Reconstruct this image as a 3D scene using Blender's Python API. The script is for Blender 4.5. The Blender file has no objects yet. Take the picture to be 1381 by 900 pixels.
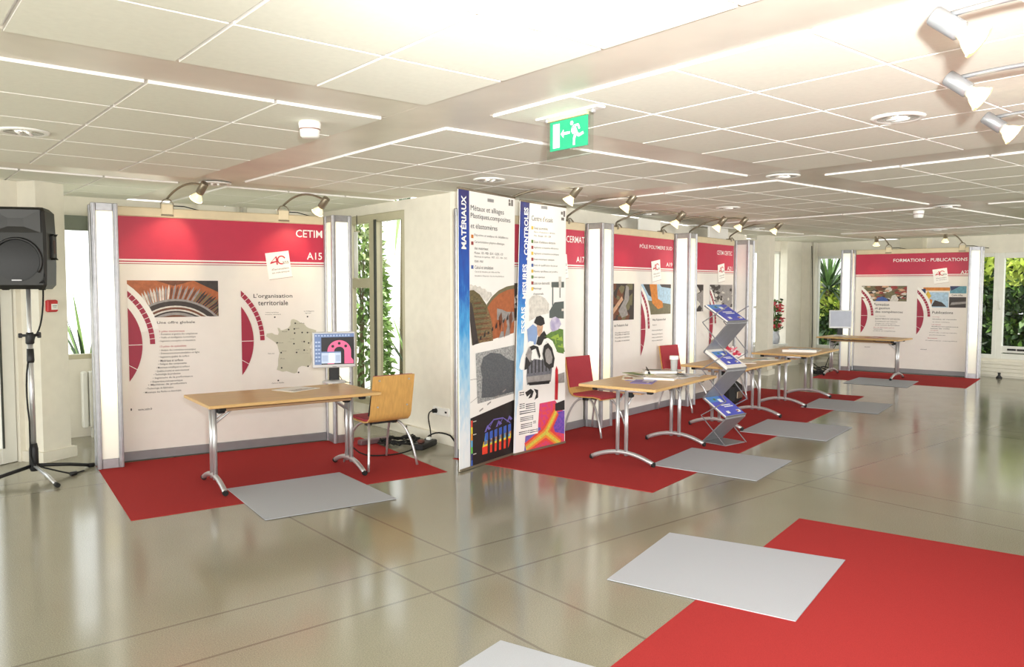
import bpy, math, random
from mathutils import Matrix, Vector, Quaternion
scene = bpy.context.scene
COL = scene.collection
R_ = math.radians
rnd = random.Random(7)

# ------------------------------------------------------------------ materials
def lin(c):
    def f(x):
        x /= 255.0
        return x / 12.92 if x <= 0.04045 else ((x + 0.055) / 1.055) ** 2.4
    return (f(c[0]), f(c[1]), f(c[2]), 1.0)

MATS = {}
def mat(name, rgb, rough=0.5, metal=0.0, emit=0.0, ecol=None, var=0.06, scale=9.0, spec=0.5, rgb2=None, bump=0.0, stretch=None):
    """procedural material: base colour broken up by a noise texture"""
    if name in MATS:
        return MATS[name]
    m = bpy.data.materials.new(name); m.use_nodes = True
    nt = m.node_tree; b = nt.nodes['Principled BSDF']
    c = lin(rgb)
    b.inputs['Roughness'].default_value = rough
    b.inputs['Metallic'].default_value = metal
    b.inputs['Specular IOR Level'].default_value = spec
    tc = nt.nodes.new('ShaderNodeTexCoord')
    no = nt.nodes.new('ShaderNodeTexNoise'); no.inputs['Scale'].default_value = scale
    no.inputs['Detail'].default_value = 3.0
    if stretch:
        mp = nt.nodes.new('ShaderNodeMapping'); mp.inputs['Scale'].default_value = stretch
        nt.links.new(tc.outputs['Object'], mp.inputs['Vector']); nt.links.new(mp.outputs['Vector'], no.inputs['Vector'])
    else:
        nt.links.new(tc.outputs['Object'], no.inputs['Vector'])
    ra = nt.nodes.new('ShaderNodeValToRGB')
    if rgb2 is not None:
        c2 = lin(rgb2); lo, hi = c, c2
        ra.color_ramp.elements[0].position = 0.38; ra.color_ramp.elements[1].position = 0.62
    else:
        lo = tuple(x * (1 - var) for x in c[:3]) + (1,); hi = tuple(min(1, x * (1 + var)) for x in c[:3]) + (1,)
        ra.color_ramp.elements[0].position = 0.3; ra.color_ramp.elements[1].position = 0.7
    ra.color_ramp.elements[0].color = lo; ra.color_ramp.elements[1].color = hi
    nt.links.new(no.outputs['Fac'], ra.inputs['Fac']); nt.links.new(ra.outputs['Color'], b.inputs['Base Color'])
    if emit:
        b.inputs['Emission Color'].default_value = lin(ecol or rgb); b.inputs['Emission Strength'].default_value = emit
    if bump:
        bp = nt.nodes.new('ShaderNodeBump'); bp.inputs['Strength'].default_value = bump; bp.inputs['Distance'].default_value = 0.002
        nt.links.new(no.outputs['Fac'], bp.inputs['Height']); nt.links.new(bp.outputs['Normal'], b.inputs['Normal'])
    MATS[name] = m
    return m

def glass_mat():
    m = bpy.data.materials.new('window_glass'); m.use_nodes = True
    nt = m.node_tree; nt.nodes.clear()
    o = nt.nodes.new('ShaderNodeOutputMaterial'); mx = nt.nodes.new('ShaderNodeMixShader')
    t = nt.nodes.new('ShaderNodeBsdfTransparent'); t.inputs['Color'].default_value = (.93, .96, .94, 1)
    g = nt.nodes.new('ShaderNodeBsdfGlossy'); g.inputs['Roughness'].default_value = 0.02
    fr = nt.nodes.new('ShaderNodeFresnel'); fr.inputs['IOR'].default_value = 1.3
    nt.links.new(fr.outputs[0], mx.inputs[0]); nt.links.new(t.outputs[0], mx.inputs[1]); nt.links.new(g.outputs[0], mx.inputs[2])
    nt.links.new(mx.outputs[0], o.inputs[0])
    MATS['window_glass'] = m
    return m

def floor_mat():
    m = bpy.data.materials.new('polished_terrazzo'); m.use_nodes = True
    nt = m.node_tree; N = nt.nodes; Lk = nt.links; b = N['Principled BSDF']
    geo = N.new('ShaderNodeNewGeometry'); sep = N.new('ShaderNodeSeparateXYZ'); Lk.new(geo.outputs['Position'], sep.inputs[0])
    n1 = N.new('ShaderNodeTexNoise'); n1.inputs['Scale'].default_value = 170; n1.inputs['Detail'].default_value = 5; n1.inputs['Roughness'].default_value = .75; Lk.new(geo.outputs['Position'], n1.inputs['Vector'])
    r1 = N.new('ShaderNodeValToRGB'); r1.color_ramp.elements[0].position = .33; r1.color_ramp.elements[1].position = .66
    r1.color_ramp.elements[0].color = lin(FLOOR_LO); r1.color_ramp.elements[1].color = lin(FLOOR_HI)
    Lk.new(n1.outputs['Fac'], r1.inputs['Fac'])
    n2 = N.new('ShaderNodeTexNoise'); n2.inputs['Scale'].default_value = .7; n2.inputs['Detail'].default_value = 4; Lk.new(geo.outputs['Position'], n2.inputs['Vector'])
    r2 = N.new('ShaderNodeValToRGB'); r2.color_ramp.elements[0].position = .3; r2.color_ramp.elements[1].position = .7
    r2.color_ramp.elements[0].color = (.86, .84, .80, 1); r2.color_ramp.elements[1].color = (1, 1, 1, 1)
    Lk.new(n2.outputs['Fac'], r2.inputs['Fac'])
    mu = N.new('ShaderNodeMix'); mu.data_type = 'RGBA'; mu.blend_type = 'MULTIPLY'; mu.inputs[0].default_value = 1
    Lk.new(r1.outputs['Color'], mu.inputs[6]); Lk.new(r2.outputs['Color'], mu.inputs[7])
    masks = []
    for ax, a, P in ((0, 2.355, 3.7), (0, 2.805, 3.7), (1, 3.505, 3.75), (1, 3.955, 3.75)):
        s = N.new('ShaderNodeMath'); s.operation = 'SUBTRACT'; s.inputs[1].default_value = a; Lk.new(sep.outputs[ax], s.inputs[0])
        md = N.new('ShaderNodeMath'); md.operation = 'FLOORED_MODULO'; md.inputs[1].default_value = P; Lk.new(s.outputs[0], md.inputs[0])
        lt = N.new('ShaderNodeMath'); lt.operation = 'LESS_THAN'; lt.inputs[1].default_value = .017; Lk.new(md.outputs[0], lt.inputs[0])
        masks.append(lt)
    acc = masks[0]
    for k in masks[1:]:
        mm = N.new('ShaderNodeMath'); mm.operation = 'MAXIMUM'; Lk.new(acc.outputs[0], mm.inputs[0]); Lk.new(k.outputs[0], mm.inputs[1]); acc = mm
    sc = N.new('ShaderNodeMath'); sc.operation = 'MULTIPLY'; sc.inputs[1].default_value = .55; Lk.new(acc.outputs[0], sc.inputs[0])
    mj = N.new('ShaderNodeMix'); mj.data_type = 'RGBA'; Lk.new(sc.outputs[0], mj.inputs[0]); Lk.new(mu.outputs[2], mj.inputs[6]); mj.inputs[7].default_value = lin((92, 82, 72))
    Lk.new(mj.outputs[2], b.inputs['Base Color'])
    n3 = N.new('ShaderNodeTexNoise'); n3.inputs['Scale'].default_value = 3; Lk.new(geo.outputs['Position'], n3.inputs['Vector'])
    mr = N.new('ShaderNodeMapRange'); mr.inputs[3].default_value = .10; mr.inputs[4].default_value = .19; Lk.new(n3.outputs['Fac'], mr.inputs[0]); Lk.new(mr.outputs[0], b.inputs['Roughness'])
    b.inputs['Specular IOR Level'].default_value = .6
    return m

def banner_blue():
    """printed blue strip running from navy at the top to pale blue and white at the foot"""
    m = bpy.data.materials.new('printed_blue_gradient'); m.use_nodes = True
    nt = m.node_tree; N = nt.nodes; Lk = nt.links; b = N['Principled BSDF']; b.inputs['Roughness'].default_value = .45
    tc = N.new('ShaderNodeTexCoord'); sep = N.new('ShaderNodeSeparateXYZ'); Lk.new(tc.outputs['Object'], sep.inputs[0])
    mp = N.new('ShaderNodeMapping'); mp.inputs['Scale'].default_value = (14, 1, 5); mp.inputs['Rotation'].default_value = (0, .5, 0); Lk.new(tc.outputs['Object'], mp.inputs['Vector'])
    no = N.new('ShaderNodeTexNoise'); no.inputs['Scale'].default_value = 1.6; no.inputs['Detail'].default_value = 5; Lk.new(mp.outputs[0], no.inputs['Vector'])
    a = N.new('ShaderNodeMath'); a.operation = 'MULTIPLY_ADD'; a.inputs[1].default_value = .9; Lk.new(no.outputs['Fac'], a.inputs[0]); Lk.new(sep.outputs[2], a.inputs[2])
    mr = N.new('ShaderNodeMapRange'); mr.inputs[1].default_value = .45; mr.inputs[2].default_value = 2.95; Lk.new(a.outputs[0], mr.inputs[0])
    r = N.new('ShaderNodeValToRGB'); e = r.color_ramp.elements
    e[0].position = 0; e[0].color = lin((240, 242, 246)); e[1].position = 1; e[1].color = lin((52, 48, 110))
    for p, c in ((.14, (228, 236, 244)), (.34, (158, 205, 236)), (.52, (70, 160, 222)), (.66, (24, 92, 185)), (.84, (28, 66, 160))):
        q = e.new(p); q.color = lin(c)
    Lk.new(mr.outputs[0], r.inputs['Fac']); Lk.new(r.outputs['Color'], b.inputs['Base Color'])
    return m

FLOOR_LO, FLOOR_HI = (122, 119, 103), (170, 166, 148)

# ------------------------------------------------------------------ mesh builder
class MB:
    def __init__(s):
        s.v = []; s.f = []; s.mi = []; s.sm = []
    def add(s, vs, fs, mi=0, sm=False):
        o = len(s.v); s.v += [tuple(p) for p in vs]
        for f in fs:
            s.f.append(tuple(i + o for i in f)); s.mi.append(mi); s.sm.append(sm)
        return s
    def box(s, c, d, mi=0, M=None):
        x, y, z = c; a, b, h = d[0] / 2, d[1] / 2, d[2] / 2
        vs = [Vector((x + i * a, y + j * b, z + k * h)) for k in (-1, 1) for j in (-1, 1) for i in (-1, 1)]
        if M is not None:
            vs = [M @ p for p in vs]
        return s.add(vs, [(0, 2, 3, 1), (4, 5, 7, 6), (0, 1, 5, 4), (2, 6, 7, 3), (0, 4, 6, 2), (1, 3, 7, 5)], mi)
    def bbox(s, c, d, r=.004, mi=0, M=None):
        """box with chamfered vertical and top edges"""
        x, y, z = c; a, b, h = d[0] / 2, d[1] / 2, d[2] / 2
        rings = []
        for zz, k in ((-h, r), (-h + r, 0), (h - r, 0), (h, r)):
            A, B = a - k, b - k
            q = r
            rings.append([(-A + q, -B), (A - q, -B), (A, -B + q), (A, B - q), (A - q, B), (-A + q, B), (-A, B - q), (-A, -B + q)])
        vs = []
        for ring, zz in zip(rings, (-h, -h + r, h - r, h)):
            vs += [Vector((x + p[0], y + p[1], z + zz)) for p in ring]
        if M is not None:
            vs = [M @ p for p in vs]
        fs = [tuple(range(7, -1, -1)), tuple(range(24, 32))]
        for k in range(3):
            for i in range(8):
                j = (i + 1) % 8
                fs.append((k * 8 + i, k * 8 + j, k * 8 + 8 + j, k * 8 + 8 + i))
        return s.add(vs, fs, mi)
    def tube(s, pts, r, n=8, mi=0, cap=True, flat=None):
        pts = [Vector(p) for p in pts]; k = len(pts)
        rs = r if isinstance(r, (list, tuple)) else [r] * k
        T = []
        for i in range(k):
            t = (pts[min(i + 1, k - 1)] - pts[max(i - 1, 0)])
            T.append(t.normalized() if t.length > 1e-9 else Vector((0, 0, 1)))
        up = Vector((0, 0, 1)) if abs(T[0].z) < .95 else Vector((1, 0, 0))
        u = T[0].cross(up).normalized(); vs = []
        for i in range(k):
            u = (u - T[i] * u.dot(T[i])).normalized(); w = T[i].cross(u)
            for j in range(n):
                a = 2 * math.pi * (j + .5) / n
                vs.append(pts[i] + u * math.cos(a) * rs[i] * (flat or 1) + w * math.sin(a) * rs[i])
        fs = [(i * n + j, i * n + (j + 1) % n, (i + 1) * n + (j + 1) % n, (i + 1) * n + j) for i in range(k - 1) for j in range(n)]
        s.add(vs, fs, mi, True)
        if cap:
            o = len(s.v) - k * n
            s.f.append(tuple(o + j for j in range(n - 1, -1, -1))); s.mi.append(mi); s.sm.append(False)
            s.f.append(tuple(o + (k - 1) * n + j for j in range(n))); s.mi.append(mi); s.sm.append(False)
        return s
    def lathe(s, prof, c=(0, 0, 0), n=20, mi=0, M=None, sm=True):
        vs = []
        for r, z in prof:
            for j in range(n):
                a = 2 * math.pi * j / n
                vs.append(Vector((c[0] + r * math.cos(a), c[1] + r * math.sin(a), c[2] + z)))
        if M is not None:
            vs = [M @ p for p in vs]
        k = len(prof)
        fs = [(i * n + j, i * n + (j + 1) % n, (i + 1) * n + (j + 1) % n, (i + 1) * n + j) for i in range(k - 1) for j in range(n)]
        if prof[0][0] > 1e-5: fs.append(tuple(range(n - 1, -1, -1)))
        if prof[-1][0] > 1e-5: fs.append(tuple((k - 1) * n + j for j in range(n)))
        return s.add(vs, fs, mi, sm)
    def poly(s, pts, mi=0):
        return s.add(pts, [tuple(range(len(pts)))], mi)
    def prism(s, pts, z0, z1, mi=0):
        n = len(pts)
        vs = [(x, y, z0) for x, y in pts] + [(x, y, z1) for x, y in pts]
        fs = [tuple(range(n - 1, -1, -1)), tuple(range(n, 2 * n))] + [(i, (i + 1) % n, n + (i + 1) % n, n + i) for i in range(n)]
        return s.add(vs, fs, mi)
    # drawing on an upright face (x right, z up, y = -layer)
    def flat(s, pts, mi=0, ly=1):
        return s.poly([(x, -.0008 * ly, z) for x, z in pts], mi)
    def rect(s, x0, z0, x1, z1, mi=0, ly=1):
        return s.flat([(x0, z0), (x1, z0), (x1, z1), (x0, z1)], mi, ly)
    def text(s, body, x0, z0, x1, z1, mi=0, ly=2, bold=.0, vert=False):
        vs, fs, (a, b, c, d) = glyphs(body, bold)
        o = []
        for x, y in vs:
            p, q = (x - a) / (c - a), (y - b) / (d - b)
            if vert: o.append((x0 + (1 - q) * (x1 - x0), -.0008 * ly, z0 + p * (z1 - z0)))
            else: o.append((x0 + p * (x1 - x0), -.0008 * ly, z0 + q * (z1 - z0)))
        return s.add(o, fs, mi)
    def build(s, name, mats, parent=None, loc=None, rot=None):
        if not isinstance(mats, (list, tuple)): mats = [mats]
        me = bpy.data.meshes.new(name)
        me.from_pydata(s.v, [], s.f)
        for m in mats: me.materials.append(m)
        me.polygons.foreach_set('material_index', s.mi)
        me.polygons.foreach_set('use_smooth', s.sm)
        me.update()
        o = bpy.data.objects.new(name, me); COL.objects.link(o)
        if parent is not None: o.parent = parent
        if loc is not None: o.location = loc
        if rot is not None: o.rotation_euler = rot
        return o

GL = {}
def glyphs(body, bold=0.0):
    k = (body, bold)
    if k in GL: return GL[k]
    cu = bpy.data.curves.new('t', 'FONT'); cu.body = body; cu.resolution_u = 2 if len(body) < 28 else 1; cu.offset = bold; cu.fill_mode = 'FRONT'
    ob = bpy.data.objects.new('t', cu); COL.objects.link(ob)
    dg = bpy.context.evaluated_depsgraph_get(); dg.update()
    me = bpy.data.meshes.new_from_object(ob.evaluated_get(dg))
    vs = [(v.co.x, v.co.y) for v in me.vertices]; fs = [tuple(p.vertices) for p in me.polygons]
    bpy.data.objects.remove(ob); bpy.data.curves.remove(cu); bpy.data.meshes.remove(me)
    xs = [v[0] for v in vs]; ys = [v[1] for v in vs]
    GL[k] = (vs, fs, (min(xs), min(ys), max(xs), max(ys)))
    return GL[k]

def tag(o, label=None, cat=None, group=None, kind=None):
    if label: o['label'] = label
    if cat: o['category'] = cat
    if group: o['group'] = group
    if kind: o['kind'] = kind
    return o
def thing(name, label, cat, loc=(0, 0, 0), rz=0, group=None):
    o = bpy.data.objects.new(name, None); COL.objects.link(o); o.empty_display_size = .1
    o.location = loc; o.rotation_euler = (0, 0, rz)
    return tag(o, label, cat, group)
def dup(root, loc, rz, label, group=None):
    r = root.copy(); COL.objects.link(r); r.location = loc; r.rotation_euler = (0, 0, rz); r['label'] = label
    if group: r['group'] = group
    for ch in list(root.children):
        c = ch.copy(); COL.objects.link(c); c.parent = r
        for g in list(ch.children):
            d = g.copy(); COL.objects.link(d); d.parent = c
    return r
def struct(name, mb, mats, parent=None, **k):
    o = mb.build(name, mats, parent, **k)
    if parent is None: o['kind'] = 'structure'
    return o
def arc(cx, cz, r, a0, a1, n=14):
    return [(cx + r * math.cos(a0 + (a1 - a0) * i / n), cz + r * math.sin(a0 + (a1 - a0) * i / n)) for i in range(n + 1)]
def bez(p0, p1, p2, n=8):
    return [tuple((1 - t) ** 2 * a + 2 * t * (1 - t) * b + t * t * c for a, b, c in zip(p0, p1, p2)) for t in [i / n for i in range(n + 1)]]

# ------------------------------------------------------------------ palette
WALL = mat('white_wall_paint', (232, 227, 214), .6, var=.03)
CEIL = mat('ceiling_tile', (232, 232, 221), .75, var=.02, scale=30)
CEDGE = mat('ceiling_tile_edge', (250, 247, 244), .6, var=.01)
BAND = mat('satin_metal_ceiling_band', (222, 215, 203), .38, .30, var=.08, scale=2)
FRAMEW = mat('white_window_frame', (232, 232, 226), .45, var=.02)
FRAMEB = mat('beige_window_frame', (196, 190, 164), .5, var=.03)
DARKFR = mat('dark_gasket', (58, 62, 58), .5)
GLASS = glass_mat()
ALU = mat('brushed_aluminium', (172, 172, 176), .38, .7, var=.08, scale=20)
ALUD = mat('grey_skirting_profile', (136, 134, 138), .5, .2, var=.04)
CREAM = mat('cream_rail', (222, 208, 176), .5, .2, var=.04)
BOARD = mat('white_laminate_panel', (236, 232, 226), .42, var=.015)
RED = mat('crimson_header_print', (192, 46, 76), .45, var=.03)
DRED = mat('dark_crimson_print', (158, 38, 66), .5, var=.03)
WHITE = mat('white_print', (244, 242, 238), .5, var=.01)
PAPER = mat('poster_paper', (236, 231, 226), .5, var=.012)
INK = mat('dark_ink', (46, 42, 42), .6)
INKL = mat('soft_grey_ink', (120, 114, 110), .6)
INKR = mat('red_ink', (176, 60, 70), .6)
STICK = mat('white_sticker', (250, 249, 246), .45, var=.01)
MAPG = mat('map_print', (196, 194, 176), .55, var=.03)
WOOD = mat('beech_laminate', (206, 168, 112), .38, var=.10, scale=3, stretch=(1, 14, 14))
WOODE = mat('beech_edge', (214, 178, 120), .45, var=.08, scale=5)
PLY = mat('beech_plywood', (204, 158, 92), .38, var=.10, scale=4, stretch=(14, 14, 1.5))
CHROME = mat('satin_chrome', (196, 196, 197), .34, .65, var=.04)
STEEL = mat('painted_grey_steel', (140, 140, 144), .42, .35, var=.05)
BLACK = mat('black_plastic', (26, 26, 28), .5, var=.1)
BLACKS = mat('soft_black_rubber', (18, 18, 18), .75)
GUN = mat('dark_lamp_metal', (140, 130, 112), .35, .6)
LSILV = mat('silver_lamp_metal', (150, 151, 154), .3, .6)
BULB = mat('glowing_lamp', (255, 250, 232), .4, emit=9.0, ecol=(255, 240, 205))
BULBG = mat('lamp_reflector_glass', (250, 240, 205), .15, emit=.9, ecol=(255, 228, 160))
UPH = mat('red_upholstery', (168, 56, 66), .85, var=.10, scale=160)
CARPET = mat('red_needle_carpet', (166, 54, 54), .95, var=.16, scale=300, spec=.1, bump=.25)
MATG = mat('grey_floor_mat', (180, 183, 191), .9, var=.07, scale=260, spec=.15, bump=.2)
PLAST = mat('white_plastic', (238, 238, 234), .4, var=.02)
SILVER = mat('silver_plastic', (205, 206, 208), .35, .2, var=.03)
EXITG = mat('exit_green', (34, 150, 108), .5, emit=.04, ecol=(60, 205, 155), var=.03)
EXITW = mat('exit_white', (245, 250, 246), .5, emit=.12)
ALARM = mat('alarm_red', (190, 40, 44), .45)
LIT = None
WORLD, SUN, FLASH_UP, FLASH_FWD, FILL, EXPO = 2.3, 4.0, 1550, 350, 560, 0.2
def lit_mat():
    """opal panel in front of a tube: bright over the tube's height, dimmer at the foot"""
    m = bpy.data.materials.new('backlit_opal_panel'); m.use_nodes = True
    nt = m.node_tree; N = nt.nodes; Lk = nt.links; b = N['Principled BSDF']
    b.inputs['Base Color'].default_value = lin((240, 238, 226)); b.inputs['Roughness'].default_value = .35
    tc = N.new('ShaderNodeTexCoord'); sep = N.new('ShaderNodeSeparateXYZ'); Lk.new(tc.outputs['Object'], sep.inputs[0])
    no = N.new('ShaderNodeTexNoise'); no.inputs['Scale'].default_value = 2.0; Lk.new(tc.outputs['Object'], no.inputs['Vector'])
    a = N.new('ShaderNodeMath'); a.operation = 'MULTIPLY_ADD'; a.inputs[1].default_value = .10; Lk.new(no.outputs['Fac'], a.inputs[0]); Lk.new(sep.outputs[2], a.inputs[2])
    mr = N.new('ShaderNodeMapRange'); mr.inputs[1].default_value = 0; mr.inputs[2].default_value = 2.5; Lk.new(a.outputs[0], mr.inputs[0])
    r = N.new('ShaderNodeValToRGB'); e = r.color_ramp.elements
    e[0].position = .06; e[0].color = (.10, .10, .09, 1); e[1].position = .97; e[1].color = (.62, .58, .40, 1)
    for p, c in ((.22, (.42, .40, .30, 1)), (.27, (.9, .82, .48, 1)), (.36, (1, .98, .88, 1)), (.80, (1, .99, .92, 1))):
        q = e.new(p); q.color = c
    Lk.new(mr.outputs[0], r.inputs['Fac']); Lk.new(r.outputs['Color'], b.inputs['Emission Color']); b.inputs['Emission Strength'].default_value = LIT_STRENGTH
    return m
LIT_STRENGTH = .72
LIT = lit_mat()
LITY = LIT.copy(); LITY.name = 'backlit_opal_panel_warm'  # same panel dimmed and yellowed: its oblique-view falloff put into the glow
LITY.node_tree.nodes['Principled BSDF'].inputs['Emission Strength'].default_value = .50
_r = [n for n in LITY.node_tree.nodes if n.type == 'VALTORGB'][0]
for _e in _r.color_ramp.elements: _e.color = (_e.color[0], _e.color[1] * .97, _e.color[2] * .72, 1)

# ================================================================== the room shell
FLOOR = floor_mat()
OUTG = mat('pale_outdoor_paving', (206, 204, 190), .8)
mb = MB(); mb.prism([(-5, -6), (17, -6), (17, 5), (16.3, 9.3), (12.9, 9.3), (12.9, 8.65), (4.8, 6.62), (4.8, 9.7), (-5, 9.7)], -.1, 0); struct('floor', mb, FLOOR)
mb = MB(); mb.box((10, 10, -.17), (60, 60, .1)); struct('ground', mb, OUTG)

ZC = 2.63
WN = Vector((-.2431, .97)); W0 = Vector((4.8, 6.62))      # inner face of the wall behind the row of stands
def clip(poly, test):
    out = []
    for i in range(len(poly)):
        a, b = poly[i], poly[(i + 1) % len(poly)]; da, db = test(a), test(b)
        if da <= 0: out.append(a)
        if (da < 0 < db) or (db < 0 < da):
            t = da / (da - db); out.append((a[0] + (b[0] - a[0]) * t, a[1] + (b[1] - a[1]) * t))
    return out
rowt = lambda p: (p[0] - W0.x) * WN.x + (p[1] - W0.y) * WN.y
REG = [[lambda p: p[0] - 4.8, lambda p: p[1] - 9.7], [lambda p: 4.8 - p[0], lambda p: p[0] - 12.9, rowt],
       [lambda p: 12.9 - p[0], lambda p: p[0] - 16.3, lambda p: p[1] - 9.3]]
ceil = MB()
def slab(poly, z0, z1, mi_face, mi_edge):
    for reg in REG:
        q = poly
        for t in reg:
            if len(q) >= 3: q = clip(q, t)
        if len(q) >= 3:
            n = len(q)
            ceil.add([(x, y, z0) for x, y in q], [tuple(range(n - 1, -1, -1))], mi_face)
            ceil.add([(x, y, z0) for x, y in q] + [(x, y, z1) for x, y in q], [(i, (i + 1) % n, n + (i + 1) % n, n + i) for i in range(n)], mi_edge)
TX, TY = 3.255 / 5, 3.30 / 5
for kx in range(-3, 4):
    for ky in range(-3, 2):
        ox, oy = 2.875 + 3.7 * kx, 4.10 + 3.75 * ky
        for i in range(5):
            for j in range(5):
                g = .009
                x0, x1, y0, y1 = ox + i * TX + g, ox + (i + 1) * TX - g, oy + j * TY + g, oy + (j + 1) * TY - g
                slab([(x0, y0), (x1, y0), (x1, y1), (x0, y1)], ZC, ZC + .022, 0, 1)
for kx in range(-3, 5):
    x0 = 2.43 + 3.7 * kx
    slab([(x0 + .01, -6), (x0 + .435, -6), (x0 + .435, 10), (x0 + .01, 10)], ZC + .012, ZC + .03, 2, 2)
for ky in range(-3, 3):
    y0 = 3.65 + 3.75 * ky
    slab([(-5, y0 + .01), (17, y0 + .01), (17, y0 + .44), (-5, y0 + .44)], ZC + .0125, ZC + .03, 2, 2)
slab([(-5, -6), (17, -6), (17, 10), (-5, 10)], ZC + .024, ZC + .2, 1, 1)
n = 4
for poly in ([(-5, -6), (4.8, -6), (4.8, 9.7), (-5, 9.7)], [(4.8, -6), (12.9, -6), (12.9, 8.65), (4.8, 6.62)], [(12.9, -6), (16.5, -6), (16.5, 9.3), (12.9, 9.3)]):
    ceil.poly([(x, y, ZC + .2) for x, y in poly], 1)
struct('ceiling', ceil, [CEIL, CEDGE, BAND])

def wall_with_holes(name, p0, p1, z0, z1, holes, m, th=.2, base=None):
    """upright wall from p0 to p1 (thickness to the left of the direction); holes = (s0, s1, z0, z1)"""
    d = Vector((p1[0] - p0[0], p1[1] - p0[1])); L = d.length; d /= L; nn = Vector((-d.y, d.x)); mb = MB()
    ss = sorted(set([0, L] + [h[0] for h in holes] + [h[1] for h in holes])); zs = sorted(set([z0, z1] + [h[2] for h in holes] + [h[3] for h in holes]))
    for a, b in zip(ss, ss[1:]):
        for c, e in zip(zs, zs[1:]):
            if any(h[0] <= a and b <= h[1] and h[2] <= c and e <= h[3] for h in holes): continue
            q = [Vector(p0) + d * a, Vector(p0) + d * b, Vector(p0) + d * b + nn * th, Vector(p0) + d * a + nn * th]
            mb.prism([(v.x, v.y) for v in q], c, e)
    return struct(name, mb, m)
def on_wall(p0, p1, s, off=0):
    d = Vector((p1[0] - p0[0], p1[1] - p0[1])).normalized(); nn = Vector((-d.y, d.x)); q = Vector(p0) + d * s + nn * off
    return (q.x, q.y, 0), math.atan2(d.y, d.x)
def window(name, p0, p1, s0, s1, z0, z1, m, verticals=(), horizontals=(), fw=.06, depth=.08, off=.03):
    """frame in a hole: verticals = (s, width), horizontals = (s0, s1, z, width); the pane is its child"""
    loc, rz = on_wall(p0, p1, 0, off); mb = MB()
    for a in (s0 + fw / 2, s1 - fw / 2): mb.bbox((a, depth / 2, (z0 + z1) / 2), (fw, depth, z1 - z0))
    for z in (z0 + fw / 2, z1 - fw / 2): mb.bbox(((s0 + s1) / 2, depth / 2, z), (s1 - s0 - 2 * fw, depth * .96, fw))
    for a, w in verticals: mb.bbox((a, depth / 2, (z0 + z1) / 2), (w, depth * .98, z1 - z0 - 2 * fw))
    for a, b, z, w in horizontals: mb.bbox(((a + b) / 2, depth / 2, z), (b - a, depth * .94, w))
    o = struct(name, mb, m, loc=loc, rot=(0, 0, rz))
    g = MB(); g.poly([(s0 + fw / 2, depth * .6, z0 + fw / 2), (s1 - fw / 2, depth * .6, z0 + fw / 2), (s1 - fw / 2, depth * .6, z1 - fw / 2), (s0 + fw / 2, depth * .6, z1 - fw / 2)]); g.build('pane', GLASS, o)
    return o

# wall with the glazed door, far left (the building turns by 30 degrees here)
c30, s30 = math.cos(R_(30)), math.sin(R_(30))
DL0 = (1.24 - 3.2 * c30, 8.70 - 3.2 * s30); DL1 = (1.24, 8.70)
wall_with_holes('wall_left', DL0, DL1, 0, ZC, [(.6, 3.13, .0, 2.32)], WALL, .15)
dr = window('door_1', DL0, DL1, .62, 3.12, .004, 2.32, FRAMEW, [(1.85, .1)], [(.7, 1.8, 1.0, .06)], fw=.15, depth=.07)
hb = MB(); hb.tube([(1.98, -.05, 1.0), (1.98, -.05, 1.2)], .012); hb.box((1.98, -.02, 1.01), (.02, .06, .02)); hb.box((1.98, -.02, 1.19), (.02, .06, .02)); hb.build('door_handle', CHROME, dr)
gk = MB(); gk.box((2.985, -.002, 1.16), (.018, .012, 2.02)); gk.build('gasket', DARKFR, dr)
# back wall behind the A15 stand
BK0, BK1 = (1.2, 9.7), (4.8, 9.7)
wall_with_holes('wall_back', BK0, BK1, 0, ZC, [(.1, 1.75, .86, 2.42)], WALL)
window('window_1', BK0, BK1, .1, 1.75, .86, 2.42, FRAMEB, [(1.0, .06)], [], fw=.05)
bl = MB(); bl.box((1.95, 9.66, 2.34), (1.5, .05, .16)); struct('trim_1', bl, mat('grey_blind_box', (112, 118, 106), .6))
# wall with the big window on the right of the A15 stand
RW0, RW1 = (4.8, 9.7), (4.8, 6.62)
wall_with_holes('wall_right', RW0, RW1, 0, ZC, [(.2, 2.04, .22, 2.52)], WALL, .2)
window('window_2', RW0, RW1, .2, 2.04, .22, 2.52, FRAMEB, [(1.29, .17), (.7, .06)], [(.7, 1.2, 1.70, .12)], fw=.09, depth=.09, off=.02)
gk = MB(); gk.box((4.795, 8.305, 1.4), (.02, .035, 2.1)); struct('trim_2', gk, DARKFR)
wall_with_holes('wall_row', (4.8, 6.62), (12.78, 8.62), 0, ZC, [], WALL, .12)
wall_with_holes('wall_side', (12.9, 8.66), (12.9, 9.3), 0, ZC, [], WALL, .15)
FL0, FL1 = (12.9, 9.3), (16.3, 9.3)
wall_with_holes('wall_far_left', FL0, FL1, 0, ZC, [(.6, 2.25, .48, 2.41)], WALL, .2)
window('window_3', FL0, FL1, .6, 2.25, .48, 2.41, FRAMEW, [(1.55, .05)], [(.65, 2.2, 1.25, .05)], fw=.05)
sl = MB(); sl.bbox((14.3, 9.21, .46), (1.7, .2, .04)); struct('trim_3', sl, FRAMEW)
FW0, FW1 = (16.3, 9.3), (16.3, -1.0)
wall_with_holes('wall_far', FW0, FW1, 0, ZC, [(.12, 1.0, .34, 2.34), (3.2, 3.73, .34, 2.30), (3.73, 6.6, .34, 2.30)], WALL, .2)
window('window_4', FW0, FW1, .12, 1.0, .34, 2.34, FRAMEW, [], [], fw=.06)
window('window_5', FW0, FW1, 3.2, 3.73, .34, 2.30, FRAMEW, [], [], fw=.07)
w6 = window('window_6', FW0, FW1, 3.73, 6.6, .34, 2.30, FRAMEW, [(5.2, .08)], [(3.8, 6.5, .52, .12)], fw=.1)
v = MB()
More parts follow.
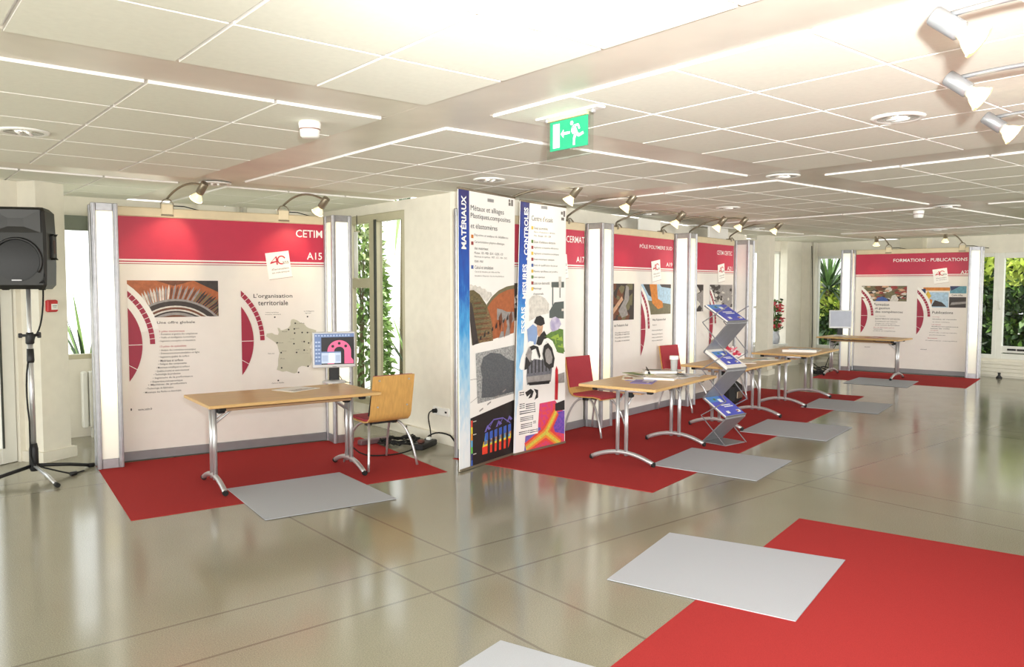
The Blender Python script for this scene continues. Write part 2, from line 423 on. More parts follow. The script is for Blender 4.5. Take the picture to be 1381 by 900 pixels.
for i in range(3): v.bbox((4.0 + i * .16, -.012, .52), (.14, .02, .035))
v.build('vent_slot', BLACK, w6)
h = MB(); h.tube([(3.78, -.02, 1.25), (3.78, -.02, 1.42)], .012); h.build('window_handle', FRAMEW, w6)
bb = MB()
for i in range(4): bb.bbox((16.285, 4.15, .06 + i * .07), (.03, 10.2, .062), .006)
struct('baseboard_far', bb, WALL)
bb = MB(); bb.box((4.775, 7.1, .05), (.05, .95, .1)); bb.box((4.775, 8.6, .05), (.05, 2.1, .1)); struct('baseboard_right', bb, WALL)
# near column with its plinth, wall column at the far end of the row
def column(name, c, sx, sy, rot, plinth=.1):
    mb = MB(); M = Matrix.Translation((c[0], c[1], 0)) @ Matrix.Rotation(R_(rot), 4, 'Z')
    mb.box((0, 0, ZC / 2), (sx, sy, ZC), 0, M)
    if plinth: mb.box((0, 0, plinth / 2), (sx + .07, sy + .07, plinth), 0, M)
    return struct(name, mb, WALL)
column('pillar', (1.375, 8.73), .30, .38, 30)
column('pillar', (13.34, 8.53), .29, .24, 13)
column('pillar', (15.36, 9.22), .52, .16, 0, 0)
column('pillar', (16.1, 9.2), .30, .2, 0, 0)
pp = MB(); pp.tube([(16.02, 9.06, 0.0), (16.02, 9.06, ZC)], .03); tag(pp.build('heating_pipe', WALL), 'slim white pipe running up the far corner of the room', 'pipe')
for i, (x, lb) in enumerate(((3.68, 'left one of two thin white pipes on the back wall above the A15 stand'), (3.76, 'right one of two thin white pipes on the back wall above the A15 stand'))):
    pp = MB(); pp.tube([(x, 9.665, 0.0), (x, 9.665, ZC)], .022); tag(pp.build('heating_pipe', WALL), lb, 'pipe', 'pipes on the back wall')
ra = MB()
for i in range(8): ra.bbox((1.92 + i * .07, 9.6, .42), (.055, .09, .62), .012)
ra.tube([(1.9, 9.6, .16), (2.45, 9.6, .16)], .015); ra.box((2.2, 9.67, .42), (.3, .06, .06)); ra.box((2.0, 9.6, .055), (.04, .06, .11)); ra.box((2.4, 9.6, .055), (.04, .06, .11))
tag(ra.build('radiator', FRAMEW), 'white ribbed radiator under the window behind the left stand', 'radiator')
for nm, x0, x1, z0, z1 in (('trim_4', 2.10, 2.70, 2.38, 2.60), ('trim_5', 4.28, 5.0, 2.36, 2.615)):
    b = MB(); b.bbox(((x0 + x1) / 2, .30, (z0 + z1) / 2), (x1 - x0, .03, z1 - z0), .005); struct(nm, b, mat('white_board', (246, 243, 236), .5, var=.01), loc=(6.302, 6.576, 0), rot=(0, 0, R_(11.3)))
b = MB(); b.box((16.2, 7.06, ZC / 2), (.2, .43, ZC)); struct('pillar', b, mat('beige_pilaster', (214, 208, 188), .6, var=.02))

# ================================================================== ceiling fittings
def downlight(x, y, label, first=[None]):
    if first[0] is None:
        t = thing('downlight', label, 'ceiling light', (x, y, ZC), 0, 'round recessed ceiling lights')
        a = MB(); a.lathe([(.105, -.004), (.118, -.014), (.14, -.010), (.147, 0)], n=32); a.build('trim_ring', PLAST, t)
        a = MB(); a.lathe([(.112, -.009), (.09, -.004), (.05, -.002), (.0001, -.0015)], n=32); a.build('reflector', mat('mirror_reflector', (222, 220, 210), .16, .85, var=.3, scale=22), t)
        for k in (-1, 1):
            a = MB(); a.tube([(k * .03 - .02, -.055, -.009), (k * .03 + .02, .055, -.009)], .011, 8); a.build('lamp_tube', mat('lamp_tube_glint', (250, 250, 245), .3, emit=.1), t)  # unlit tubes; the faint glow paints in reflected flash
        first[0] = t; return t
    return dup(first[0], (x, y, ZC), 0, label)
for x, y, lb in ((.875, 5.868, 'round recessed downlight nearest the left edge of the picture'), (2.679, 7.604, 'round recessed downlight above the A15 stand'),
                 (4.495, 5.727, 'round recessed downlight just above the two tall banners'), (4.66, 2.138, 'large round recessed downlight beside the silver spotlights'),
                 (6.307, 3.877, 'round recessed downlight where two metal ceiling bands cross in mid room'), (8.288, 5.832, 'round recessed downlight above the A21 stand'),
                 (10.123, 4.033, 'round recessed downlight beside the far smoke detector'), (11.5, 7.55, 'small distant downlight left of the far stand near the wall column'),
                 (14.1, 5.75, 'small distant downlight above the far stand'), (8.15, 7.0, 'downlight close to the wall behind the row of stands')):
    downlight(x, y, lb)
def detector(x, y, lb, sc=1.0):
    t = thing('smoke_detector', lb, 'smoke detector', (x, y, ZC), 0)
    a = MB(); a.lathe([(.045, -.095), (.055, -.085), (.06, -.045), (.062, -.04), (.066, -.012), (.062, 0)], n=24); a.build('detector_body', PLAST, t)
    a = MB(); a.lathe([(.0611, -.05), (.0615, -.042)], n=24)
    a.build('slot_ring', mat('grey_slot', (150, 120, 110), .6), t)
    return t
detector(2.13, 4.44, 'white domed smoke detector on the left, above the A15 header')
detector(10.45, 4.50, 'small white smoke detector at the far end above the far stand')
# emergency exit sign: glass plate with a green pictogram hanging from a ceiling plate
t = thing('exit_sign', 'green running man exit sign on a hanging clear plate', 'exit sign', (3.135, 3.27, ZC), R_(-90))
a = MB(); a.bbox((0, 0, -.006), (.50, .07, .012)); a.build('ceiling_plate', PLAST, t)
a = MB(); a.box((-.012, 0, -.02), (.31, .02, .02)); a.build('lamp_strip', mat('warm_lamp_strip', (226, 216, 150), .4, emit=.12), t)
a = MB(); a.box((0, .004, -.135), (.37, .005, .235)); a.build('clear_plate', GLASS, t)
a = MB(); a.bbox((-.185, .004, -.02), (.02, .025, .02)); a.bbox((.185, .004, -.02), (.02, .025, .02)); a.build('bracket', CHROME, t)
a = MB(); a.box((0, -.003, -.117), (.305, .004, .165)); s_ = a.build('sign_face', EXITG, t)
a = MB(); y_ = -.006
def sg(pts): a.poly([(x, y_, z) for x, z in pts])
sg([(-.125, -.185), (-.07, -.185), (-.07, -.05), (-.125, -.05)])
sg([(-.062, -.112), (-.038, -.088), (-.038, -.105), (.012, -.105), (.012, -.119), (-.038, -.119), (-.038, -.136)])
sg(arc(.028, -.062, .0125, 0, 2 * math.pi, 12)[:-1])
def limb(p, q, w):
    d = Vector((q[0] - p[0], q[1] - p[1])).normalized() * (w * 1.25); sg([(p[0] - d.y, p[1] + d.x), (p[0] + d.y, p[1] - d.x), (q[0] + d.y, q[1] - d.x), (q[0] - d.y, q[1] + d.x)])
limb((.040, -.078), (.064, -.128), .012)                                     # trunk leaning forward
limb((.043, -.080), (.080, -.078), .005); limb((.078, -.076), (.088, -.102), .005)     # trailing arm
limb((.038, -.082), (.028, -.108), .005); limb((.028, -.106), (.040, -.122), .004)     # leading arm
limb((.060, -.122), (.046, -.152), .007); limb((.047, -.148), (.046, -.186), .006)     # standing leg
limb((.064, -.124), (.088, -.138), .007); limb((.086, -.137), (.120, -.126), .006)     # kicking leg
a.build('pictogram', EXITW, s_)
# ================================================================== printed content (metres on each panel: text, x0, z0, x1, z1, ink)
A15P1=[('5 pôles transversaux',0.358,1.211,0.589,1.233,'r'),('• Formation et gestion des compétences',0.362,1.183,0.707,1.206,'k'),('• Veille et intelligence économique',0.362,1.152,0.689,1.174,'k'),('• Ingénierie,conception et innovation',0.356,1.119,0.685,1.14,'k'),('13 pôles de spécialités',0.363,1.066,0.601,1.088,'r'),('• Analyse des contraintes mécaniques',0.359,1.03,0.687,1.052,'k'),('• Dimensionnement,simulation en ligne',0.355,0.999,0.721,1.022,'k'),('• Ingénierie,qualité de surface',0.351,0.965,0.626,0.988,'k'),('• Matériaux et surfaces',0.349,0.931,0.568,0.953,'k'),('• Fatigue des composants',0.344,0.897,0.6,0.919,'k'),('• Matériaux métalliques et surfaces',0.326,0.863,0.627,0.886,'k'),('• Qualité,sécurité et environnement',0.316,0.831,0.621,0.853,'k'),('• Technologie de production',0.302,0.798,0.542,0.821,'k'),('• Ingénierie de la performance',0.292,0.765,0.655,0.788,'k'),('• Expertise,mécatronique',0.272,0.731,0.56,0.753,'k'),('• Machines de production',0.252,0.702,0.596,0.724,'k'),('• Technologie de fabrication',0.23,0.667,0.475,0.69,'k'),('• Mécanique des fluides et étanchéité',0.208,0.632,0.546,0.654,'k'),('1',0.093,0.481,0.104,0.503,'k'),('www.cetim.fr',0.158,0.475,0.282,0.498,'k'),('Une offre globale',0.342,1.29,0.686,1.321,'k')]
A15P2=[("L'organisation",1.254,1.528,1.654,1.582,'k'),('territoriale',1.299,1.463,1.607,1.514,'k'),('Centre technique',1.371,1.383,1.509,1.395,'k'),('industries mécaniques',1.37,1.363,1.533,1.374,'k'),('La Délégation',1.776,1.389,1.885,1.402,'k'),('régionale',1.785,1.369,1.852,1.381,'k'),('Nantes',1.501,1.067,1.552,1.079,'k'),('Bourges',1.622,1.103,1.674,1.116,'k'),('Pau',1.522,0.901,1.563,0.913,'k'),('Senlis',1.679,1.212,1.722,1.226,'k'),('Lille',1.694,1.265,1.779,1.277,'k'),('Rouen',1.544,1.183,1.595,1.196,'k'),('Mulhouse',1.813,1.167,1.845,1.179,'k'),('Cluses',1.768,0.978,1.81,0.991,'k'),('Saint-Étienne',1.756,0.949,1.839,0.961,'k'),('Outre-mer',1.391,0.96,1.459,0.972,'k'),('Corse et Antilles',1.426,0.65,1.553,0.663,'k'),('Poitiers',1.537,0.98,1.583,0.992,'k'),('Orléans',1.598,1.074,1.642,1.087,'k'),('Dijon',1.741,1.071,1.769,1.083,'k'),('Lyon',1.683,0.988,1.723,1.0,'k')]
MAP=[(1.66,1.317),(1.702,1.302),(1.736,1.276),(1.772,1.266),(1.8,1.233),(1.828,1.216),(1.907,1.192),(1.896,1.158),(1.884,1.13),(1.858,1.082),(1.84,1.033),(1.832,1.012),(1.851,0.991),(1.841,0.949),(1.852,0.892),(1.849,0.857),(1.837,0.823),(1.808,0.803),(1.772,0.816),(1.744,0.82),(1.708,0.804),(1.697,0.781),(1.694,0.753),(1.665,0.745),(1.637,0.752),(1.582,0.774),(1.54,0.769),(1.479,0.793),(1.493,0.841),(1.494,0.896),(1.509,0.964),(1.5,1.005),(1.49,1.047),(1.463,1.082),(1.436,1.103),(1.403,1.125),(1.376,1.146),(1.383,1.173),(1.437,1.178),(1.464,1.16),(1.498,1.156),(1.506,1.183),(1.493,1.231),(1.517,1.224),(1.527,1.203),(1.547,1.203),(1.603,1.222),(1.631,1.255),(1.631,1.283),(1.639,1.31)]
DOTS=[(1.467,1.34),(1.812,1.339),(1.68,1.272),(1.669,1.213),(1.609,1.208),(1.672,1.169),(1.752,1.173),(1.809,1.171),(1.874,1.123),(1.487,1.074),(1.663,1.058),(1.773,1.076),(1.821,1.06),(1.527,0.97),(1.69,0.965),(1.771,0.986),(1.53,0.811),(1.811,0.813),(1.492,0.681),(1.708,0.753)]
A19=[('PÔLE POLYMERE SUD',1.613,2.164,2.503,2.224,'w'),('A19',2.338,1.94,2.51,1.994,'w'),("de l'Industrie Sud",1.0,1.161,1.334,1.192,'k'),('Pôle Polymère Sud',1.976,1.196,2.335,1.231,'k'),('Procédés et matériaux',1.025,1.077,1.375,1.094,'k'),('Procédés et matériaux',1.026,1.051,1.376,1.069,'k'),('Procédés et matériaux',1.026,1.014,1.377,1.031,'k'),('Procédés et matériaux',1.027,0.971,1.378,0.989,'k'),('Essais et',1.977,1.141,2.086,1.157,'k'),('Pièces plastiques',1.963,1.066,2.254,1.085,'k'),('Pièces plastiques',1.964,1.012,2.256,1.031,'k'),('Pièces plastiques',1.965,0.97,2.257,0.988,'k'),('Pièces plastiques',1.966,0.927,2.258,0.946,'k')]
A21=[('CETIM-CERTEC',3.954,2.154,4.508,2.22,'w'),('A21',4.331,1.921,4.518,1.984,'w')]
A17=[('CETIM-CERMAT',-0.345,2.164,0.327,2.239,'w'),('A17',0.162,1.941,0.329,2.008,'w')]
FAR=[('FORMATIONS - PUBLICATIONS',0.69,2.15,1.95,2.213,'w'),('A23',1.836,1.905,1.981,1.981,'w'),('Formation',0.366,1.298,0.636,1.351,'k'),('et gestion',0.379,1.22,0.649,1.274,'k'),('des compétences',0.388,1.15,0.882,1.204,'k'),('Les objectifs',0.395,1.084,0.575,1.103,'k'),('Accompagner les entreprises',0.385,1.043,0.831,1.062,'k'),('dans leurs projets',0.385,1.024,0.843,1.043,'k'),('Formations sur mesure',0.393,0.984,0.789,1.004,'k'),('Stages en entreprise',0.394,0.941,0.768,0.96,'k'),('et en centres de formation',0.388,0.911,0.835,0.929,'k'),('Plus de 200 stages par an',0.367,0.86,0.737,0.879,'r'),('Conseils et audits',0.367,0.832,0.526,0.851,'k'),('et bilans de compétences',0.357,0.794,0.761,0.814,'k'),('www.cetim.fr',0.204,0.471,0.312,0.491,'k'),('Publications',1.396,1.163,1.742,1.214,'k'),('Les ouvrages',1.399,1.093,1.518,1.111,'r'),('Guides et recueils',1.4,1.052,1.803,1.071,'k'),('de calculs techniques',1.402,0.997,1.692,1.015,'k'),('Les revues',1.393,0.95,1.543,0.969,'r'),('Informations',1.394,0.913,1.837,0.931,'k'),('notes de veille',1.374,0.875,1.696,0.894,'k'),('Les logiciels',1.375,0.837,1.505,0.856,'r'),('Calculs mécaniques',1.355,0.796,1.82,0.814,'k'),('performances',1.356,0.75,1.627,0.768,'k'),('Abonnements',1.326,0.69,1.494,0.709,'r'),('Collection complète',1.292,0.642,1.825,0.661,'k'),('www.cetim.fr',1.211,0.471,1.322,0.49,'k')]
B1=[('Métaux et alliages',0.172,2.321,0.717,2.383,'k'),('Plastiques,composites',0.172,2.255,0.831,2.313,'k'),('et élastomères',0.172,2.177,0.604,2.222,'k'),('Expertise et analyses de défaillances',0.23,2.104,0.793,2.131,'k'),('Caractérisation physico-chimique',0.23,2.042,0.727,2.07,'k'),('des matériaux',0.23,1.989,0.452,2.013,'k'),('Métaux : CEI - MEB - EDX - GLIEX - ICP',0.23,1.949,0.704,1.97,'k'),('Matériaux de synthèse : MET - ICC - MA - DSC',0.23,1.912,0.773,1.934,'k'),('SCAN - MAX',0.23,1.872,0.371,1.893,'k'),('Calcul et simulation',0.235,1.813,0.534,1.844,'k'),('Calcul de structure par éléments finis',0.235,1.778,0.649,1.796,'k'),("Simulation d'injection des thermoplastiques",0.234,1.74,0.721,1.759,'k')]
B1v=[(0.021,1.987),(0.105,2.454),[(0.179,2.119,0.215,2.088),(0.179,2.058,0.215,2.028),(0.178,1.845,0.214,1.813)],(0.798,2.494),(0.878,2.423)]
B1gear=[(0.157,1.67),(0.184,1.673),(0.211,1.66),(0.247,1.667),(0.274,1.649),(0.32,1.657),(0.348,1.634),(0.404,1.633),(0.433,1.607),(0.5,1.601),(0.519,1.574),(0.433,1.511),(0.157,1.623)]
B1olive=[(0.154,1.618),(0.211,1.623),(0.311,1.581),(0.423,1.484),(0.49,1.364),(0.529,1.152),(0.191,1.118),(0.156,1.354)]
B1brown=[(0.427,1.489),(0.509,1.558),(0.627,1.617),(0.768,1.655),(0.902,1.67),(0.904,1.261),(0.893,1.182),(0.529,1.146),(0.519,1.255)]
B1frag1=[(0.597,1.448),(0.687,1.435),(0.768,1.411),(0.893,1.408),(0.903,1.329),(0.83,1.286),(0.82,1.186),(0.627,1.163),(0.667,1.227),(0.707,1.225),(0.687,1.336),(0.597,1.339)]
B1frag2=[(0.433,1.452),(0.509,1.321),(0.529,1.146),(0.301,1.138),(0.292,1.181)]
B1label=[(0.169,1.119),(0.906,1.203),(0.906,1.082),(0.214,1.056),(0.212,0.588),(0.162,0.585)]
B1grey=[(0.243,1.045),(0.906,1.082),(0.897,0.606),(0.273,0.58)]
B1blob=[(0.334,0.626),(0.349,0.818),(0.319,0.908),(0.365,1.001),(0.49,1.036),(0.652,1.016),(0.786,0.952),(0.9,0.924),(0.897,0.625),(0.522,0.612)]
B1white=[(0.162,0.585),(0.897,0.606),(0.897,0.54),(0.161,0.464)]
B1black=[(0.161,0.459),(0.908,0.543),(0.891,-0.002),(0.16,-0.005)]
B1rain=[[(0.346,0.164),(0.84,0.177),(0.796,0.087),(0.346,0.094)],[(0.37,0.212),(0.84,0.25),(0.84,0.177),(0.35,0.163)],[(0.395,0.289),(0.835,0.318),(0.84,0.244),(0.37,0.206)]]
B1teeth=[[(0.395,0.287),(0.442,0.293),(0.427,0.185),(0.374,0.178)],[(0.471,0.291),(0.519,0.298),(0.504,0.187),(0.45,0.181)],[(0.548,0.296),(0.597,0.303),(0.582,0.19),(0.527,0.183)],[(0.627,0.301),(0.677,0.308),(0.661,0.192),(0.606,0.186)],[(0.707,0.305),(0.758,0.312),(0.742,0.195),(0.685,0.188)],[(0.789,0.31),(0.84,0.317),(0.824,0.198),(0.767,0.191)]]
B1hex=[[(0.421,0.332),(0.536,0.391),(0.696,0.386),(0.829,0.319)],[(0.696,0.386),(0.631,0.324)],[(0.536,0.391),(0.473,0.335)]]
B1bar=[(0.169,0.437),(0.192,0.436),(0.191,0.014),(0.168,0.012)]
B2=[("Centre d'essais",0.265,2.307,0.605,2.36,'k'),('Essais automobiles',0.307,2.225,0.523,2.251,'k'),("Bancs d'essai,bancs vibrants",0.307,2.189,0.646,2.208,'k'),('Pot - Rouet - EX - DR',0.307,2.153,0.578,2.171,'k'),("Essais d'endurance vibratoire",0.307,2.088,0.656,2.115,'k'),('Ingénierie et mesures vibratoires',0.303,2.03,0.705,2.056,'k'),('Ingénierie et mesures acoustiques',0.304,1.97,0.712,1.997,'k'),('Essais mécaniques statiques',0.3,1.914,0.635,1.938,'k'),('Essais de qualification de pièces',0.3,1.853,0.686,1.879,'k'),('Mesures spécifiques sur poudres',0.3,1.792,0.694,1.818,'k'),('Essais spéciaux',0.294,1.735,0.479,1.76,'k'),('Essais non destructifs',0.294,1.676,0.559,1.703,'k'),('Métrologie',0.295,1.62,0.426,1.647,'k'),('dimensionnelle',0.295,1.572,0.458,1.593,'k')]
B2v=[(0.261,2.252,0.292,2.221),(0.262,2.118,0.293,2.087),(0.262,2.059,0.293,2.028),(0.262,2.001,0.293,1.969),(0.262,1.942,0.294,1.91),(0.263,1.883,0.294,1.851),(0.263,1.825,0.294,1.793),(0.263,1.766,0.294,1.734),(0.263,1.707,0.295,1.675),(0.264,1.648,0.295,1.615)]
B2t=[(0.152,2.431),(0.134,1.971),(0.14,1.926),(0.125,1.493),(0.106,1.194),(0.219,2.436),(0.201,1.973),(0.201,1.876),(0.177,1.191),(0.176,1.453)]
B2mach=[[(0.588,1.702),(0.801,1.706),(0.802,1.646),(0.588,1.648)],[(0.71,1.758),(0.755,1.758),(0.756,1.642),(0.711,1.642)],[(0.601,1.649),(0.619,1.649),(0.62,1.459),(0.603,1.459)],[(0.726,1.649),(0.74,1.649),(0.741,1.539),(0.727,1.539)]]
B2box=[(0.555,1.405),(0.641,1.493),(0.799,1.502),(0.8,1.321),(0.555,1.334)]
B2gear=[(0.229,1.527),(0.274,1.561),(0.338,1.574),(0.421,1.56),(0.487,1.536),(0.554,1.476),(0.545,1.382),(0.395,1.368),(0.23,1.309)]
B2hair=[(0.303,1.295),(0.339,1.352),(0.404,1.364),(0.46,1.337),(0.479,1.278),(0.414,1.257),(0.349,1.271)]
B2face=[(0.349,1.271),(0.451,1.267),(0.437,1.197),(0.386,1.147),(0.349,1.178)]
B2blue=[(0.194,1.23),(0.285,1.279),(0.349,1.248),(0.358,1.177),(0.331,1.074),(0.285,1.077),(0.213,1.104)]
B2dark=[(0.368,1.148),(0.47,1.208),(0.509,1.159),(0.509,1.088),(0.387,1.06),(0.34,1.08)]
B2disc=[(0.565,1.287),(0.594,1.333),(0.652,1.346),(0.721,1.318),(0.751,1.263),(0.702,1.21),(0.604,1.19),(0.571,1.227)]
B2leaf=[(0.471,1.149),(0.585,1.191),(0.702,1.222),(0.791,1.207),(0.8,0.952),(0.704,0.97),(0.566,1.109)]
B2neck=[[(0.072,0.861),(0.098,0.951),(0.159,1.049),(0.231,1.114),(0.294,1.105),(0.295,1.076),(0.213,1.069),(0.16,0.969),(0.142,0.833),(0.098,0.837)],[(0.415,1.058),(0.461,1.12),(0.528,1.132),(0.605,1.095),(0.674,0.996),(0.675,0.851),(0.617,0.796),(0.606,0.892),(0.596,1.024),(0.509,1.1),(0.443,1.045)],[(0.151,0.832),(0.169,0.946),(0.231,1.057),(0.295,1.07),(0.368,1.049),(0.406,0.953),(0.388,0.925),(0.331,1.034),(0.267,1.02),(0.25,0.882),(0.187,0.835)],[(0.438,0.975),(0.462,1.055),(0.528,1.081),(0.596,1.024),(0.641,0.914),(0.622,0.825),(0.549,0.807),(0.472,0.854)]]
B2drum=[[(0.196,0.863),(0.304,0.931),(0.491,0.9),(0.597,0.857),(0.597,0.797),(0.579,0.679),(0.196,0.679),(0.187,0.761)],[(0.187,0.761),(0.578,0.757),(0.579,0.685),(0.196,0.696)],[(0.205,0.701),(0.569,0.692),(0.55,0.658),(0.233,0.67)]]
B2red=[(0.656,0.793),(0.675,0.833),(0.701,0.789),(0.706,0.644),(0.698,0.475),(0.648,0.481)]
B2thermal=[(0.158,0.013),(0.177,0.172),(0.373,0.201),(0.401,0.469),(0.658,0.473),(0.82,0.33),(0.823,-0.006)]
B2blue2=[(0.597,0.267),(0.702,0.345),(0.82,0.35),(0.822,0.1),(0.661,0.142)]
B2pur=[(0.158,0.013),(0.177,0.159),(0.393,0.23),(0.484,0.166),(0.274,0.02)]
B2yel=[[(0.196,0.044),(0.274,0.095),(0.484,0.185),(0.638,0.352),(0.68,0.36),(0.577,0.173),(0.747,0.012),(0.683,0.021),(0.536,0.12),(0.373,0.106)]]
B2white=[(0.016,0.005),(0.042,0.509),(0.157,0.174),(0.148,0.014)]
B2tools=[[(0.08,0.615),(0.137,0.621),(0.146,0.584),(0.089,0.577)],[(0.165,0.606),(0.252,0.635),(0.301,0.605),(0.272,0.546),(0.214,0.539),(0.252,0.585),(0.194,0.56)],[(0.301,0.63),(0.371,0.611),(0.371,0.535),(0.312,0.516),(0.341,0.576)],[(0.08,0.505),(0.156,0.502),(0.156,0.447),(0.08,0.449)],[(0.175,0.494),(0.312,0.491),(0.322,0.434),(0.185,0.441)],[(0.08,0.431),(0.312,0.426),(0.328,0.389),(0.08,0.4)],[(0.09,0.368),(0.293,0.356),(0.293,0.318),(0.1,0.33)],[(0.1,0.3),(0.273,0.296),(0.273,0.246),(0.109,0.249)],[(0.071,0.223),(0.234,0.226),(0.225,0.19),(0.081,0.191)],[(0.244,0.224),(0.363,0.221),(0.353,0.184),(0.254,0.186)],[(0.293,0.306),(0.332,0.307),(0.333,0.275),(0.293,0.281)]]
B2dblk=[(0.659,0.44),(0.819,0.462),(0.82,0.357),(0.659,0.363)]
B2grey=[(0.688,0.741),(0.816,0.757),(0.817,0.646),(0.699,0.65)]
heads={'A': [(0.654,2.504),(1.808,2.439)],'R': [(-0.948,2.542),(0.002,2.55),(1.284,2.375),(2.469,2.406),(3.164,2.514),(4.486,2.537)],'F': [(0.475,2.52),(1.644,2.548)]}
B2Y=[(0.505,0.157),(0.676,0.358),(0.181,0.04),(0.747,0.005)]
INKS = {'k': 0, 'r': 1, 'w': 2}
PH, PTOP = 2.40, 2.31
def photo_patches(mb, x0, z0, x1, z1, seed, n, mis, ly=3, big=.35):
    q = random.Random(seed); w, h = x1 - x0, z1 - z0
    for i in range(n):
        s = big * (1 - .7 * i / n); cx, cz = q.uniform(x0, x1), q.uniform(z0, z1); k = q.randint(4, 7); a0 = q.uniform(0, 6.28)
        pts = []
        for j in range(k):
            a = a0 + 6.283 * j / k; rr = q.uniform(.5, 1) * s * .5
            pts.append((min(x1, max(x0, cx + w * rr * math.cos(a))), min(z1, max(z0, cz + h * rr * 1.2 * math.sin(a)))))
        mb.flat(pts, mis[i % len(mis)], ly + i * .12)
PM = {k: mat('print_' + k, c, .5, var=.18, scale=25) for k, c in dict(rust=(170, 96, 56), brown=(110, 66, 44), dark=(58, 50, 48), steel=(150, 146, 144), pale=(212, 208, 200), olive=(112, 106, 78), sky=(170, 200, 222), orange=(206, 128, 48), blue=(70, 96, 160), skin=(200, 160, 130), navy=(44, 56, 96), yellow=(222, 186, 70), teal=(96, 150, 170), green=(96, 130, 60), maroon=(150, 60, 56), black=(30, 26, 26)).items()}
def seg_pts(x0, r, zc=1.106, n=18):
    a = math.acos(.445 / r); return arc(x0 - .445, zc, r, -a, a, n)
def poster(panel, x0, lines, photo=None, head_bold=.008, w=.82, seg=True):
    """one printed poster sheet: paper, picture, crimson gear arcs and text, as parts of the panel"""
    p = MB(); p.rect(x0 - .012, .43, x0 + w + .012, 1.715, 0, 1); po = p.build('poster', [PAPER], panel)
    if photo:
        ph = MB(); ms = photo(ph, x0, w); ph.build('picture', ms, po)
    if seg:
        g = MB(); W = seg_pts(x0, .725)
        if photo: g.flat([q for q in W if q[1] > 1.2] + [(x0, 1.2)], 1, 8)
        a1, a2 = math.acos(.445 / .676), math.acos(.445 / .631)
        g.flat(arc(x0 - .445, 1.106, .676, 0, a1, 14) + arc(x0 - .445, 1.106, .631, a2, 0, 14), 0, 9)
        for i in range(1, 11):
            a = a1 * i / 11.0; d = .0035
            g.flat([(x0 - .445 + r * math.cos(a + e), 1.106 + r * math.sin(a + e)) for r, e in ((.631, -d), (.676, -d), (.676, d), (.631, d))], 1, 10)
        g.flat(seg_pts(x0, .565), 0, 9)
        g.rect(x0, 1.1, x0 + .119, 1.106, 1, 10)
        g.flat([(x0, .915), (x0 + .075, .868), (x0 + .073, .863), (x0, .909)], 1, 10)
        g.build('gear_arc', [DRED, WHITE], po)
    if lines:
        for s, a, b, c, d, k in lines:
            tx = MB(); tx.text(s, a, min(b, d - .004), c, d, 0, 3, head_bold if d - b > .018 else 0.004)
            tx.build('heading' if d - b > .022 else 'text_line', (INK, INKR, WHITE)[INKS[k]], po)
    return po
def ph_gear(mb, x0, w):
    mb.rect(x0, 1.36, x0 + w, 1.712, 0, 3)
    mb.flat([(x0 + w * .72, 1.712), (x0 + w, 1.712), (x0 + w, 1.60)], 2, 3.5); mb.flat([(x0 + w * .3, 1.712), (x0 + w * .72, 1.712), (x0 + w * .5, 1.66)], 3, 3.5)
    cx, cz = x0 + .42, 1.06
    for k in range(54):      # ring of fine teeth, pale on the left, dark on the right
        a = R_(146 - k * 2.5); b = a - R_(1.7); sh = .05 + .0009 * k
        q = [(cx + r * 1.06 * math.cos(t), cz + r * math.sin(t)) for r, t in ((.47, a), (.565, a - sh * .5), (.605 + .012 * (k % 2), a - sh), (.56, b - sh * .6), (.47, b))]
        q = [(min(x0 + w, max(x0, x)), min(1.712, max(1.36, z))) for x, z in q]
        mb.flat(q, (4 if k % 3 else 5) if k < 20 else ((5 if k % 2 else 3) if k < 30 else (2 if k % 3 else 6)), 4 + .02 * k)
    for r0, r1, mi in ((.455, .475, 5), (.41, .455, 2), (.395, .41, 4), (.375, .395, 1), (.36, .375, 4), (.345, .36, 2), (.32, .345, 5)):
        o = [(cx + r1 * 1.06 * math.cos(t), cz + r1 * math.sin(t)) for t in [R_(150 - i * 6) for i in range(21)]] + [(cx + r0 * 1.06 * math.cos(t), cz + r0 * math.sin(t)) for t in [R_(30 + i * 6) for i in range(21)]]
        o = [(min(x0 + w, max(x0, x)), max(1.36, z)) for x, z in o]; mb.flat(o, mi, 5)
    o = [(cx + .32 * 1.06 * math.cos(t), max(1.36, cz + .32 * math.sin(t))) for t in [R_(150 - i * 6) for i in range(21)]]; mb.flat(o, 1, 5)
    return [PM['rust'], PM['brown'], PM['dark'], PM['brown'], PM['pale'], PM['steel'], PM['olive']]
def ph_rand(z0, keys, seed, n, z1=1.695, big=.5):
    def f(mb, x0, w):
        mb.rect(x0, z0, x0 + w, z1, 0, 3); photo_patches(mb, x0, z0, x0 + w, z1, seed, n, list(range(1, len(keys))), 3.4, big)
        return [PM[k] for k in keys]
    return f
def ph_worker(mb, x0, w):
    mb.rect(x0, 1.24, x0 + w + .04, 1.70, 0, 3); X = x0 + w * .55
    photo_patches(mb, x0, 1.24, x0 + w, 1.70, 5, 26, [1, 2], 3.3, .4)
    mb.flat([(X - .30, 1.24), (X - .2, 1.24), (X + .14, 1.5), (X + .10, 1.54)], 3, 7)
    mb.flat([(X + .02, 1.36), (X + .1, 1.27), (X + .26, 1.3), (X + .2, 1.42), (X + .28, 1.5), (X + .27, 1.66), (X + .2, 1.68), (X + .16, 1.5)], 4, 8)
    return [PM['dark'], PM['brown'], PM['olive'], PM['skin'], PM['steel']]
